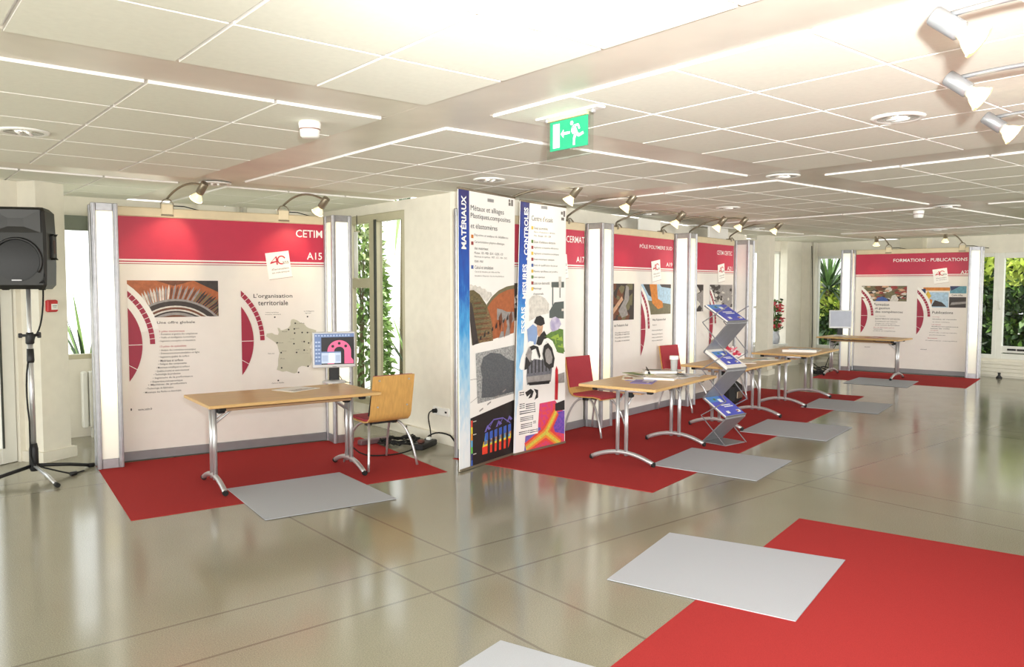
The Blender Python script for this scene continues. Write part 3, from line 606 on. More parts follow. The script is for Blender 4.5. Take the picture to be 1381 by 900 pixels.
def ph_robot(mb, x0, w):
    mb.rect(x0, 1.29, x0 + w, 1.695, 0, 3)
    mb.flat([(x0, 1.5), (x0 + w, 1.42), (x0 + w, 1.29), (x0, 1.29)], 3, 3.5)
    mb.flat([(x0 + .22, 1.695), (x0 + .42, 1.695), (x0 + .45, 1.5), (x0 + .58, 1.46), (x0 + .6, 1.38), (x0 + .46, 1.36), (x0 + .3, 1.44)], 1, 5)
    mb.flat([(x0 + .05, 1.695), (x0 + .24, 1.695), (x0 + .34, 1.5), (x0 + .2, 1.55)], 2, 4.5)
    mb.flat([(x0 + .5, 1.695), (x0 + w, 1.695), (x0 + w, 1.64), (x0 + .55, 1.66)], 2, 5)
    return [PM['sky'], PM['orange'], PM['dark'], PM['olive']]
def ph_crowd(mb, x0, w):
    mb.rect(x0, 1.39, x0 + w, 1.69, 0, 3); photo_patches(mb, x0, 1.39, x0 + w, 1.69, 11, 60, [1, 2, 3, 4, 5], 3.2, .28)
    mb.flat([(x0 + .26, 1.39), (x0 + .3, 1.46), (x0 + .38, 1.48), (x0 + .46, 1.45), (x0 + .5, 1.39)], 6, 12)
    mb.flat([(x0 + .52, 1.39), (x0 + .56, 1.5), (x0 + .62, 1.52), (x0 + .68, 1.43), (x0 + .66, 1.39)], 3, 12)
    return [PM['olive'], PM['brown'], PM['skin'], PM['pale'], PM['dark'], PM['maroon'], PM['blue']]
def ph_collage(mb, x0, w):
    mb.rect(x0 + .1, 1.60, x0 + w - .25, 1.66, 1, 3); mb.rect(x0 + w - .27, 1.55, x0 + w, 1.685, 2, 3); mb.flat([(x0 + w - .27, 1.685), (x0 + w - .1, 1.685), (x0 + w - .25, 1.6)], 3, 4)
    mb.rect(x0 + .2, 1.285, x0 + .53, 1.57, 4, 3); mb.flat([(x0 + .24, 1.3), (x0 + .3, 1.42), (x0 + .42, 1.38), (x0 + .5, 1.3)], 5, 4)
    mb.rect(x0 + .54, 1.285, x0 + w, 1.48, 5, 3); mb.flat([(x0 + .56, 1.33), (x0 + w, 1.36), (x0 + w, 1.40), (x0 + .58, 1.38)], 6, 4)
    mb.flat([(x0 + .12, 1.47), (x0 + .18, 1.6), (x0 + .24, 1.5), (x0 + .2, 1.43)], 7, 4); mb.flat([(x0 + .05, 1.62), (x0 + .14, 1.64), (x0 + .14, 1.54)], 3, 4)
    mb.flat([(x0 + .22, 1.45), (x0 + .26, 1.42), (x0 + .24, 1.3), (x0 + .2, 1.32)], 1, 5)
    mb.text('Cetim infos', x0 + .58, 1.5, x0 + w - .06, 1.535, 8, 5, .01)
    return [PM['pale'], PM['orange'], PM['teal'], PM['navy'], PM['sky'], PM['dark'], PM['steel'], PM['yellow'], INK]

def display_panel(O, ang, x0, x1, off, label, texts=(), double=True, sticker=True, plain=False):
    a = R_(ang); t = thing('display_panel', label, 'exhibition panel', (O[0] + off * math.cos(a), O[1] + off * math.sin(a), 0), a, 'crimson headed exhibition panels')
    x0 -= off; x1 -= off
    b = MB(); b.box(((x0 + x1) / 2, .02, PTOP / 2 + .045), (x1 - x0, .04, PTOP - .09)); b.build('board', BOARD, t)
    b = MB(); b.bbox(((x0 + x1) / 2, .015, PTOP + .045), (x1 - x0, .055, .09), .008); b.build('top_rail', CREAM, t)
    b = MB(); b.bbox(((x0 + x1) / 2, .012, .048), (x1 - x0, .06, .088), .006); b.build('bottom_rail', ALUD, t)
    h = MB(); h.rect(x0 + .002, 1.912, x1 - .002, PTOP, 0, 1); h.rect(x0 + .002, 1.897, x1 - .002, 1.912, 1, 1); h.rect(x0 + .002, 1.885, x1 - .002, 1.897, 0, 1); h.rect(x0 + .002, 1.866, x1 - .002, 1.872, 2, 1)
    hd = h.build('header', [RED, WHITE, DRED], t)
    if texts:
        for s, p, q, r, u, k in texts:
            l = MB(); l.text(s, p - off, q, r - off, u, 0, 3, .006 if off else .010); l.build('lettering', [STICK], hd)
    if sticker:
        s = MB(); W, H = .122, .135; s.rect(-W, -H, W, H, 0, 12)
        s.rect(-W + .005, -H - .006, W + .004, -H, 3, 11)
        s.flat([(-.085, .03), (-.02, .09), (-.008, .09), (-.008, .045), (.004, .045), (.004, .032), (-.008, .032), (-.008, .005), (-.022, .005), (-.022, .032), (-.085, .02)], 1, 14); s.flat([(-.066, .042), (-.022, .078), (-.022, .045)], 0, 15)
        s.flat(arc(.035, .048, .046, R_(20), R_(285), 20) + arc(.035, .048, .033, R_(285), R_(20), 20), 1, 14)
        s.text('ans', .04, .004, .105, .032, 2, 14, .005); s.text("d'innovation", -.08, -.05, .1, -.028, 2, 14, .005); s.text('en mécanique', -.08, -.088, .1, -.066, 2, 14, .005)
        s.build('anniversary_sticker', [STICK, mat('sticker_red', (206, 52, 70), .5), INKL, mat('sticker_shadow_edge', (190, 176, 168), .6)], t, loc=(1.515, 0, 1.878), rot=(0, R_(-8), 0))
    return t
def light_column(O, ang, x0, x1, label, depth=.25, h=2.40, group='lit aluminium corner columns of the stands', back=0.0, front=None, side=None):
    a = R_(ang); c = (x0 + x1) / 2
    t = thing('light_column', label, 'light column', (O[0] + c * math.cos(a), O[1] + c * math.sin(a), 0), a, group)
    w = x1 - x0; p = .042; front = front or LIT; side = side or LITY
    for i, (sx, sy) in enumerate(((-1, -depth), (1, -depth), (-1, back), (1, back))):
        b = MB(); X = sx * (w / 2 - p / 2); Y = sy + (p / 2 if sy < back else -p / 2)
        b.bbox((X, Y, h / 2), (p, p, h), .006)
        b.bbox((X + sx * 0, Y - (.012 if sy < back else -.012), h / 2), (p * .45, p * .7, h - .002), .004)
        b.build('post', ALU, t)
    z0, z1 = .09, h - .07
    b = MB(); yy = -depth + p / 2
    b.box((0, yy, (z0 + z1) / 2), (w - 2 * p, .006, z1 - z0)); b.build('lit_panel', front, t)
    for sx in (-1, 1):
        b = MB(); b.box((sx * (w / 2 - p / 2), (-depth + back) / 2, (z0 + z1) / 2), (.006, depth + back - 2 * p, z1 - z0)); b.build('lit_panel', side, t)
    b = MB(); b.bbox((0, yy, .045), (w - 2 * p, .02, .09)); b.bbox((0, yy, h - .035), (w - 2 * p, .02, .07))
    for sx in (-1, 1): b.bbox((sx * (w / 2 - p / 2), (-depth + back) / 2, .045), (.02, depth + back - 2 * p, .09)); b.bbox((sx * (w / 2 - p / 2), (-depth + back) / 2, h - .035), (.02, depth + back - 2 * p, .07))
    b.build('rail', ALU, t)
    b = MB(); b.box((0, (-depth + back) / 2, h - .006), (w - p, depth + back - p, .01)); b.build('top_plate', ALU, t)
    return t

# ---- stand A15
OA, AA = (1.9, 8.04), -6.7
HA = [("CETIM", 1.70, 2.17, 1.985, 2.25, 'w'), ("A15", 1.815, 1.94, 1.98, 2.015, 'w')]
pa = display_panel(OA, AA, -.002, 2.002, 0, 'white display panel headed CETIM A15 with a map poster', HA)
poster(pa, .09, A15P1, ph_gear)
p2 = poster(pa, 1.128, A15P2)
mp = MB(); mp.flat(MAP, 0, 3)
for x, z in DOTS: mp.flat(arc(x, z, .009, 0, 6.283, 8)[:-1], 1, 5)
mp.build('country_map', [MAPG, INK], p2)
light_column(OA, AA, -.22, 0, 'lit column at the left end of the A15 stand, behind the loudspeaker')
light_column(OA, AA, 2.0, 2.22, 'lit column at the right end of the A15 stand, behind the monitor')
# ---- row of three stands
OR, AR = (6.302, 6.576), 11.3
pb = display_panel(OR, AR, -1.65, .33, -1.66, 'display panel headed CERMAT A17, mostly hidden behind the tall banners', A17)
poster(pb, .09, None, ph_rand(1.3, ['steel', 'dark', 'pale', 'olive'], 3, 24)); poster(pb, 1.128, None, None)
light_column(OR, AR, .345, .60, 'lit column between the A17 and A19 panels', .24, front=LITY, side=LIT)
pc = display_panel(OR, AR, .61, 2.55, .53, 'display panel headed POLE POLYMERE SUD A19, behind the second red chair', A19[:2])
poster(pc, .09, [(s, a - .53, b, c - .53, d, k) for s, a, b, c, d, k in A19[2:] if a < 1.6], ph_worker)
poster(pc, 1.128, [(s, a - .53, b, c - .53, d, k) for s, a, b, c, d, k in A19[2:] if a > 1.6], ph_robot)
light_column(OR, AR, 2.56, 2.80, 'lit column between the A19 and A21 panels', .24, front=LITY, side=LIT)
pd = display_panel(OR, AR, 2.81, 4.58, 2.59, 'display panel headed CETIM-CERTEC A21, behind the zigzag brochure rack', A21)
poster(pd, .09, None, ph_rand(1.3, ['steel', 'dark', 'pale'], 6, 20)); poster(pd, 1.128, None, ph_rand(1.34, ['steel', 'dark', 'pale', 'steel', 'dark'], 8, 50, big=.3))
light_column(OR, AR, 4.59, 4.84, 'pale column with unlit panels at the far end of the row of stands', .24, front=BOARD, side=BOARD)
light_column(OR, AR, -1.91, -1.66, 'lit column hidden behind the tall banners at the near end of the row', .24)
# ---- far stand
OF, AF = (15.43, 7.83), -77
pe = display_panel(OF, AF, .0, 2.0, 0, 'display panel headed FORMATIONS - PUBLICATIONS at the far end of the hall', [FAR[0], ("A23", 1.845, 1.912, 1.985, 1.975, 'w')])
fl = FAR[2:]
poster(pe, .125, [l for l in fl if l[1] < 1.0], ph_crowd); poster(pe, 1.13, [l for l in fl if l[1] > 1.0], ph_collage)
light_column(OF, AF, -.22, -.002, 'lit column at the left end of the far stand, behind the grey monitor')
light_column(OF, AF, 2.002, 2.22, 'lit column at the right end of the far stand, beside the far windows')
# ---- stand beyond the right edge of the picture: only its spotlights reach into view
a13 = R_(14); U13 = (math.cos(a13), math.sin(a13)); 
OX = (6.55, 1.44)
for k, lb in ((0, 'plain backed display panel out of view on the right, far one of two'), (1, 'plain backed display panel out of view on the right, near one of two')):
    display_panel((OX[0] - 2.02 * k * U13[0], OX[1] - 2.02 * k * U13[1]), 194, .0, 2.0, 0, lb, (), sticker=False)

# ================================================================== tall banners
BBLUE = banner_blue()
def banner(O, ang, corners, label, parts, bl_x, thick=.006):
    t = thing('banner', label, 'banner', (O[0], O[1], .004), R_(ang), 'tall printed banners')
    (a, b), (c, d), (e, f), (g, h) = corners     # bottom left, bottom right, top right, top left
    m = MB(); o = len(m.v); vs = [(x, y, z) for y in (0, thick) for x, z in corners]
    m.add(vs, [(0, 1, 2, 3), (7, 6, 5, 4), (0, 4, 5, 1), (1, 5, 6, 2), (2, 6, 7, 3), (3, 7, 4, 0)]); cl = m.build('cloth', [WHITE], t)
    m = MB(); m.tube([(g, thick / 2, h), (e, thick / 2, f)], .011, 8); m.build('top_bar', GUN, t)
    m = MB(); m.box(((a + c) / 2, thick / 2, .011), (c - a, .03, .02)); m.build('bottom_bar', GUN, t)
    m = MB(); xm = (a + c) / 2 + .05
    m.tube([(xm, .05, .015), (xm, .03, 2.44)], .01, 8); m.box((xm, .17, .009), (.06, .30, .018)); m.box((xm, .012, 2.45), (.1, .03, .03)); m.build('support_pole', ALU, t)
    for nm, mb, ms in parts: mb.build(nm, ms, cl)
    return t
OB1 = [(0, .004), (.886, .004), (.918, 2.515), (-.012, 2.515)]
k = MB(); k.flat([(.001, .006), (.16, .006), (.152, 2.512), (-.011, 2.512)], 0, 1)
kt = MB(); kt.text('MATÉRIAUX', .012, 1.985, .105, 2.455, 0, 3, .03, True)
tl1 = []
for s, a, b, c, d, q in B1:
    tx = MB(); tx.text(s, a, b, c, d, 0, 3, .0); tl1.append(('heading' if d - b > .05 else 'text_line', tx, [INK]))
bu = MB(); bu1 = []
for (a, b, c, d), cl_ in zip(B1v[2], ('orange', 'maroon', 'blue')):
    x_ = MB(); x_.rect(a, d, c, b, 0, 3); bu1.append(('bullet', x_, [PM[cl_]]))
bu.rect(.80, 2.43, .835, 2.46, 3, 3); bu.rect(.845, 2.43, .878, 2.49, 3, 3); bu.rect(.80, 2.465, .83, 2.49, 3, 3)
bq = MB()
bq.flat(B1gear, 0, 2); bq.flat(B1brown, 1, 3); br = [p for p in B1brown]
rim = B1brown[:5]; bq.flat(rim + [(x, z - .035) for x, z in reversed(rim)], 2, 4)
bq.flat(B1frag1, 3, 5); bq.flat(B1olive, 4, 4); bq.flat(B1frag2, 5, 6)
for i in range(16):
    z = 1.16 + .024 * i; q = rnd.uniform(.0, .04); xr = .46 - .022 * max(0, i - 8); bq.flat([(.21 + q, z), (xr + q, z + .006), (xr, z + .016), (.21, z + .010)], 2 if i % 2 else 6, 7)
bq.flat([(.158, 1.52), (.185, 1.50), (.27, 1.20), (.29, 1.14), (.20, 1.12), (.16, 1.32)], 7, 8)
for i, (x, z) in enumerate(((.62, 1.36), (.70, 1.30), (.80, 1.37), (.60, 1.30))): bq.flat([(x, z), (x + .05, z + .05), (x + .07, z - .03), (x + .02, z - .14)], 1 if i % 2 else 6, 8)
ms1 = [PM['pale'], PM['rust'], PM['olive'], PM['steel'], mat('print_olive_plates', (120, 108, 70), .5, rgb2=(74, 66, 44), scale=12, stretch=(2, 1, 26)), mat('print_fracture', (150, 124, 84), .5, rgb2=(92, 70, 46), scale=10, stretch=(3, 1, 20)), PM['brown'], PM['dark']]
bl2 = MB(); bl2.flat(B1label, 0, 5); bl2.flat(B1white, 0, 5); bl2.flat(B1grey, 1, 6); bl2.flat(B1blob, 2, 7)
for i in range(9): bl2.flat([(.24 + i * .065, 1.135 + .024 * i), (.27 + i * .065, 1.147 + .024 * i), (.27 + i * .065, 1.165 + .024 * i + .02 * (i % 3)), (.24 + i * .065, 1.16 + .024 * i)], 3, 8)
for i in range(4): bl2.flat([(.30 + i * .13, .50 + .045 * i), (.36 + i * .13, .52 + .045 * i), (.36 + i * .13, .535 + .045 * i), (.30 + i * .13, .515 + .045 * i)], 4, 8)
bl2.flat([(.16, .60), (.27, .64), (.27, .643), (.16, .603)], 3, 7); bl2.flat([(.16, .81), (.26, .81), (.26, .813), (.16, .813)], 3, 7)
ms2 = [WHITE, mat('print_micrograph', (176, 178, 178), .5, rgb2=(130, 132, 132), scale=60), mat('print_dark_crystal', (98, 102, 106), .5, rgb2=(80, 84, 90), scale=90), INK, PM['steel']]
bh = MB(); bh.flat(B1black, 0, 5); bh.flat(B1bar, 8, 6)
z0b, z1b = B1bar[3][1], B1bar[0][1]
for i, mi in enumerate((6, 7, 4, 5, 2, 3, 1)): bh.rect(B1bar[0][0], z0b + (z1b - z0b) * i / 7, B1bar[1][0], z0b + (z1b - z0b) * (i + 1) / 7, mi, 7)
r0, r1, r2 = B1rain; bh.flat(r0, 1, 7); bh.flat(r1, 3, 7.5)
bh.flat([r1[0], r1[1], (r1[1][0], r1[1][1] - .03), (r1[0][0], r1[0][1] - .03)], 2, 8)
for q in B1teeth: bh.flat(q, 5, 8); bh.flat([q[0], q[1], (q[1][0], q[1][1] - .07), (q[0][0], q[0][1] - .07)], 6, 8.4)
for i in range(5):
    q = B1teeth[i]; x, z = q[1]; bh.flat([(x - .005, z + .01), (x + .04, z + .02), (x + .03, z - .24), (x - .012, z - .26)], 0, 8.2)
for ln in B1hex:
    for p, q in zip(ln, ln[1:]): bh.flat([(p[0], p[1]), (q[0], q[1]), (q[0], q[1] + .012), (p[0], p[1] + .012)], 9, 8.6)
for i in range(3):
    x, z = .43 + .19 * i, .33 + .02 * i; bh.flat([(x - .05, z - .03), (x, z + .03), (x + .06, z - .01), (x + .02, z - .02), (x, z), (x - .02, z - .03)], 9, 8.8)
for z in (.12, .30, .42): bh.rect(.20, z, .25, z + .008, 8, 8)
C = lambda n, c: mat('print_' + n, c, .5, var=.08, scale=40)
ms3 = [PM['black'], C('heat_red', (232, 66, 44)), C('heat_orange', (244, 150, 40)), C('heat_yellow', (238, 220, 60)), C('heat_green', (100, 196, 80)), C('heat_sky', (96, 176, 226)), C('heat_blue', (56, 96, 190)), C('heat_navy', (40, 50, 110)), PM['pale'], C('heat_violet', (110, 100, 180))]
banner((4.12, 5.68), 17.8, OB1, 'tall banner titled MATERIAUX with a blue left strip, nearest the camera',
       [('blue_strip', k, [BBLUE]), ('vertical_title', kt, [STICK]), *tl1, *bu1, ('emblem', bu, [PM['orange'], PM['maroon'], PM['blue'], INKL]), ('fracture_picture', bq, ms1), ('microscope_picture', bl2, ms2), ('thermal_picture', bh, ms3)], .15)
OB2 = [(0, .004), (.834, .004), (.834, 2.482), (.095, 2.49)]
k = MB(); k.flat([(.001, .006), (.122, .006), (.145, 1.0), (.236, 2.486), (.096, 2.487)], 0, 1)
tt2 = []
for w_, q_ in (('- CONTROLES', (.150, 1.915, .214, 2.43)), ('- MESURES', (.126, 1.482, .200, 1.875)), ('ESSAIS', (.108, 1.195, .174, 1.455))):
    kt = MB(); kt.text(w_, *q_, 0, 3, .03, True); tt2.append(('vertical_title', kt, [STICK]))
tl2 = []
for s, a, b, c, d, q in B2:
    tx = MB(); tx.text(s, a, b, c, d, 0, 3, .0); tl2.append(('heading' if d - b > .045 else 'text_line', tx, [INK]))
bu = MB(); bu2 = []
for i, (a, b, c, d) in enumerate(B2v):
    x_ = MB(); x_.rect(a, d, c, b, 0, 3); bu2.append(('bullet', x_, [PM[('yellow', 'green', 'maroon', 'blue')[(0, 1, 2, 0, 2, 3, 0, 1, 2, 0)[i]]]]))
bu.rect(.745, 2.40, .775, 2.43, 4, 3); bu.rect(.785, 2.38, .815, 2.44, 4, 3); bu.rect(.75, 2.34, .80, 2.37, 4, 3)
ba = MB(); ba.flat(B2gear, 0, 2)
B2box = [(min(.83, x), z) for x, z in B2box]
for q in B2mach: ba.flat([(min(.83, x), z) for x, z in q], 1, 4)
ba.flat(B2mach[1], 0, 5); ba.flat(B2box, 1, 5); ba.rect(.76, 1.40, .80, 1.425, 0, 6)
ba.flat(B2dark, 2, 6); ba.flat([(min(.83, x), z) for x, z in B2leaf], 3, 6)
for i in range(16):
    x, z = rnd.uniform(.50, .715), rnd.uniform(.98, 1.16); ba.flat([(x, z), (x + .09, z + .03), (x + .11, z - .02)], 4 if i % 2 else 3, 7 + .1 * i)
ba.flat(B2disc, 5, 9); ba.flat(B2face, 6, 7); ba.flat(B2hair, 2, 8); ba.flat(B2blue, 7, 8)
msa = [PM['pale'], mat('print_machine_grey', (86, 94, 92), .5), PM['black'], PM['green'], mat('print_leaf_light', (150, 180, 70), .5), mat('print_lilac', (206, 200, 220), .5, rgb2=(168, 160, 196), scale=12), PM['skin'], mat('print_shirt_blue', (136, 162, 206), .5)]
bb_ = MB()
for q in B2drum: bb_.flat(q, 0, 9)
bb_.flat(B2drum[1], 1, 10); bb_.flat(B2drum[2], 2, 10)
for i in range(7): x = .20 + i * .058; bb_.rect(x, .79, x + .018, .92, 2, 10)
bb_.flat(B2neck[0], 3, 9.5); bb_.flat(B2neck[1], 3, 9.5); bb_.flat(B2neck[2], 2, 11); bb_.flat(B2neck[3], 2, 11)
for q, sgn in ((B2neck[3], 1),):
    cx = sum(p[0] for p in q) / len(q); cz = sum(p[1] for p in q) / len(q); bb_.flat([(cx + (x - cx) * .62, cz + (z - cz) * .62) for x, z in q], 4, 12)
bb_.flat([(.17, .98), (.23, 1.06), (.27, 1.0), (.24, .90)], 4, 12)
msb = [mat('print_gunmetal', (104, 104, 112), .5, var=.25, scale=60), PM['steel'], PM['black'], WHITE, PM['steel']]
bc = MB(); bc.flat(B2thermal, 0, 3); bc.flat(B2pur, 1, 4); bc.flat(B2blue2, 2, 5)
def ray_(p, q, w, mi, ly): 
    d = Vector((q[0] - p[0], q[1] - p[1])).normalized() * w; bc.flat([(p[0] - d.y, p[1] + d.x), (p[0] + d.y, p[1] - d.x), (q[0] + d.y * .8, q[1] - d.x * .8), (q[0] - d.y * .8, q[1] + d.x * .8)], mi, ly)
for w_, mi, ly in ((.075, 4, 5.2), (.045, 9, 5.6), (.020, 3, 6)):
    for e_ in B2Y[1:]: ray_(B2Y[0], e_, w_, mi, ly)
    bc.flat(arc(B2Y[0][0], B2Y[0][1], w_ * 1.2, 0, 6.283, 12)[:-1], mi, ly + .05)
bc.flat(B2white, 5, 7); bc.flat(B2dblk, 6, 7); bc.flat(B2grey, 7, 7); bc.flat(B2red, 8, 8)
msc = [mat('print_heat_magenta', (206, 60, 130), .5, rgb2=(226, 76, 70), scale=26), mat('print_heat_violet', (170, 70, 170), .5, rgb2=(206, 60, 130), scale=40), mat('print_heat_indigo', (88, 70, 170), .5, rgb2=(130, 80, 180), scale=40), mat('print_heat_lemon', (226, 206, 70), .5, rgb2=(200, 190, 80), scale=60), C('heat_coral', (224, 70, 66)), WHITE, PM['black'], PM['steel'], C('tool_red', (190, 30, 40)), C('heat_amber', (232, 140, 50))]
bd = MB(); bd.flat([(.05, .17), (.06, .63), (.30, .66), (.39, .63), (.37, .17)], 0, 8)
for i, q in enumerate(B2tools):
    if i in (1, 2): bd.flat(q, 2, 9); continue
    xs = [p[0] for p in q]; zs = [p[1] for p in q]; x0, x1, z0, z1 = min(xs), max(xs), min(zs), max(zs)
    nb = 3 if z1 - z0 > .045 else 2
    for k_ in range(nb):
        zc = z0 + (z1 - z0) * (k_ + .5) / nb; hh = (z1 - z0) / nb * .26
        bd.flat([(x0, zc - hh), (x1 - .02, zc - hh * .5), (x1, zc - hh * 1.3), (x1, zc + hh * 1.3), (x1 - .02, zc + hh * .5), (x0, zc + hh)], 1 + (k_ + i) % 2, 9)
msd = [WHITE, mat('print_tool_grey', (74, 76, 84), .5, var=.3, scale=80), PM['black']]
banner((4.94, 5.91), 9.6, OB2, 'tall banner titled ESSAIS - MESURES - CONTROLES, right one of the two beside the red chair',
       [('blue_strip', k, [BBLUE]), *tt2, *tl2, *bu2, ('emblem', bu, [PM['yellow'], PM['green'], PM['maroon'], PM['blue'], INKL]), ('laboratory_picture', ba, msa), ('machine_part_picture', bb_, msb), ('thermal_picture', bc, msc), ('tool_picture', bd, msd)], .13)
# ================================================================== clamp spotlights on curved arms
def spotlight(base, rz, head, aim, label, group, style='box', energy=9.0, housing=None, sc=1.0, rise=.16):
    """base = clamp point on the panel's top rail; head and aim are in the spotlight's own axes (x along the panel, -y to the front)"""
    housing = housing or GUN
    t = thing('spotlight', label, 'spotlight', base, rz, group)
    H = Vector(head); A = Vector(aim).normalized()
    if style == 'box':
        b = MB(); b.bbox((0, 0, -.01), (.105, .075, .10), .006); b.build('transformer_box', mat('ivory_plastic', (236, 222, 190), .45), t)
        b = MB(); b.bbox((0, 0, -.066), (.112, .082, .014), .003)
        b.tube([(-.052, -.02, -.04), (-.055, -.02, .045), (-.03, -.02, .08), (.0, -.02, .09), (.03, -.02, .08), (.055, -.02, .045), (.052, -.02, -.04)], .006, 6); b.build('clamp', GUN, t)
        b = MB(); b.tube([(.05, .02, .03), (.16, .02, .03), (.3, .03, .0), (.42, .04, -.02)], .005, 6); b.build('cable', BLACKS, t)
        p0 = Vector((0, -.02, .09))
    else:
        b = MB(); b.bbox((0, .01, -.015), (.035, .09, .05), .004); b.tube([(-.03, -.03, .0), (.0, -.04, .025), (.04, -.03, .02), (.06, -.05, -.015)], .008, 6); b.tube([(0, 0, 0), (0, -.01, .05)], .012, 8); b.build('clamp', GUN, t)
        p0 = Vector((0, -.01, .05))
    back = H - A * .06 * sc + Vector((0, 0, .02 * sc))
    mid = (p0 + back) / 2 + Vector((0, .05, rise))
    b = MB(); b.tube(bez(p0, mid, back, 12), .0085 * sc, 8); b.build('arm', GUN if housing is GUN else LSILV, t)
    q = A.to_track_quat('Z', 'Y').to_matrix().to_4x4(); M = Matrix.Translation(H) @ q
    b = MB(); b.lathe([(.0001, -.105 * sc), (.026 * sc, -.105 * sc), (.029 * sc, -.1 * sc), (.029 * sc, -.012 * sc), (.024 * sc, -.008 * sc), (.0001, -.006 * sc)], n=18, M=M); hd = b.build('lamp_housing', housing, t)
    b = MB(); b.lathe([(.02 * sc, -.008 * sc), (.022 * sc, .004 * sc), (.034 * sc, .02 * sc), (.046 * sc, .046 * sc), (.049 * sc, .05 * sc)], n=20, M=M); b.build('reflector', BULBG, hd)
    b = MB(); b.lathe([(.0475 * sc, .047 * sc), (.03 * sc, .051 * sc), (.0001, .053 * sc)], n=20, M=M); b.build('bulb_face', BULB, hd)
    if energy:
        L = bpy.data.lights.new('lamp_beam', 'SPOT'); L.energy = energy; L.color = (1, .76, .45); L.spot_size = R_(70); L.spot_blend = .7; L.shadow_soft_size = .04
        lo = bpy.data.objects.new('lamp_beam', L); COL.objects.link(lo); lo.parent = t
        lo.matrix_local = Matrix.Translation(H + A * .075 * sc) @ A.to_track_quat('-Z', 'Y').to_matrix().to_4x4()
    return t
def at(O, ang, x, y, z):
    a = R_(ang); return (O[0] + x * math.cos(a) - y * math.sin(a), O[1] + x * math.sin(a) + y * math.cos(a), z)
for cx, hx, hz, lb in ((.455, .654, 2.504, 'left one of the two arm spotlights clipped on the A15 stand'), (1.573, 1.808, 2.439, 'right one of the two arm spotlights clipped on the A15 stand')):
    spotlight(at(OA, AA, cx, .015, 2.40), R_(AA), (hx - cx, -.465, hz - 2.40), (-.32, .62, -.75), lb, 'spotlights of the A15 stand', sc=1.25, energy=11, rise=.13 if hz > 2.46 else .17)
for cx, hx, hz, lb in ((-1.30, -.948, 2.542, 'arm spotlight rising from behind the second tall banner'), (-.008, .002 + .12, 2.55, 'arm spotlight above the A17 panel, right of the tall banners'),
                       (1.05, 1.284, 2.45, 'arm spotlight clipped on the left part of the A19 panel'), (2.214, 2.469, 2.47, 'arm spotlight clipped on the right end of the A19 panel'),
                       (3.053, 3.164, 2.514, 'arm spotlight clipped on the left part of the A21 panel'), (4.44, 4.486, 2.537, 'arm spotlight at the far right end of the A21 panel')):
    spotlight(at(OR, AR, cx, .015, 2.41), R_(AR), (hx - cx, -.715, hz - 2.41), (-.15, .62, -.78), lb, 'spotlights of the row of stands', 'clip', energy=(2 if cx < -1 else 5 if cx < .5 else 8), rise=.15, sc=1.3)
for cx, hx, hz, lb in ((.60, .475, 2.52, 'left one of the two arm spotlights on the far FORMATIONS stand'), (1.86, 1.644, 2.548, 'right one of the two arm spotlights on the far FORMATIONS stand')):
    spotlight(at(OF, AF, cx, .015, 2.40), R_(AF), (hx - cx, -.465, hz - 2.40), (-.1, .35, -.93), lb, 'spotlights of the far stand', energy=6, rise=.12, sc=1.25)
LAM = ((4.50, 1.53, 2.45, 'silver spotlight at the right edge, lowest of three and farthest'), (3.55, 1.335, 2.45, 'silver spotlight at the right edge, middle one of three'), (2.72, 1.05, 2.45, 'silver spotlight at the right edge, topmost and nearest of three'))
for X, Y, Z, lb in LAM:
    bx, by = X + .242 * .58 - .97 * .16, Y - .97 * .58 - .242 * .16
    ca, sa = math.cos(R_(194)), math.sin(R_(194)); dx, dy = X - bx, Y - by
    spotlight((bx, by, 2.41), R_(194), (dx * ca + dy * sa, -dx * sa + dy * ca, Z - 2.41), (.0, .72, -.60), lb, 'silver spotlights of the stand beyond the right edge', 'clip', energy=7, housing=LSILV, sc=1.1, rise=.05)

# ================================================================== carpets and mats
def sheet(name, pts, z0, th, m, label, cat, group=None):
    c = (sum(p[0] for p in pts) / len(pts), sum(p[1] for p in pts) / len(pts)); mb = MB(); mb.prism([(x - c[0], y - c[1]) for x, y in pts], 0, th)
    return tag(mb.build(name, m, loc=(c[0], c[1], z0)), label, cat, group)
CZ = .004
sheet('carpet', [(1.463, 5.958), (4.041, 5.763), (4.25, 7.72), (1.68, 8.0)], 0, CZ, CARPET, 'red carpet rectangle under the A15 stand', 'carpet')
sheet('carpet', [(4.903, 4.123), (11.79, 5.802), (11.66, 6.36), (11.40, 7.42), (6.302 + 4.84 * .9806, 6.576 + 4.84 * .196), (4.40, 6.18), (4.483, 5.825)], 0, CZ, CARPET, 'long red carpet strip under the row of stands and tables', 'carpet')
sheet('carpet', [(15.75, 5.60), (15.19, 8.05), (13.50, 7.64), (14.064, 5.21)], 0, CZ, CARPET, 'red carpet rectangle under the far stand', 'carpet')
sheet('carpet', [(5.157, 2.983), (1.65, 2.10), (2.25, .05), (5.70, .85)], 0, CZ, CARPET, 'large bright red carpet in the right foreground', 'carpet')
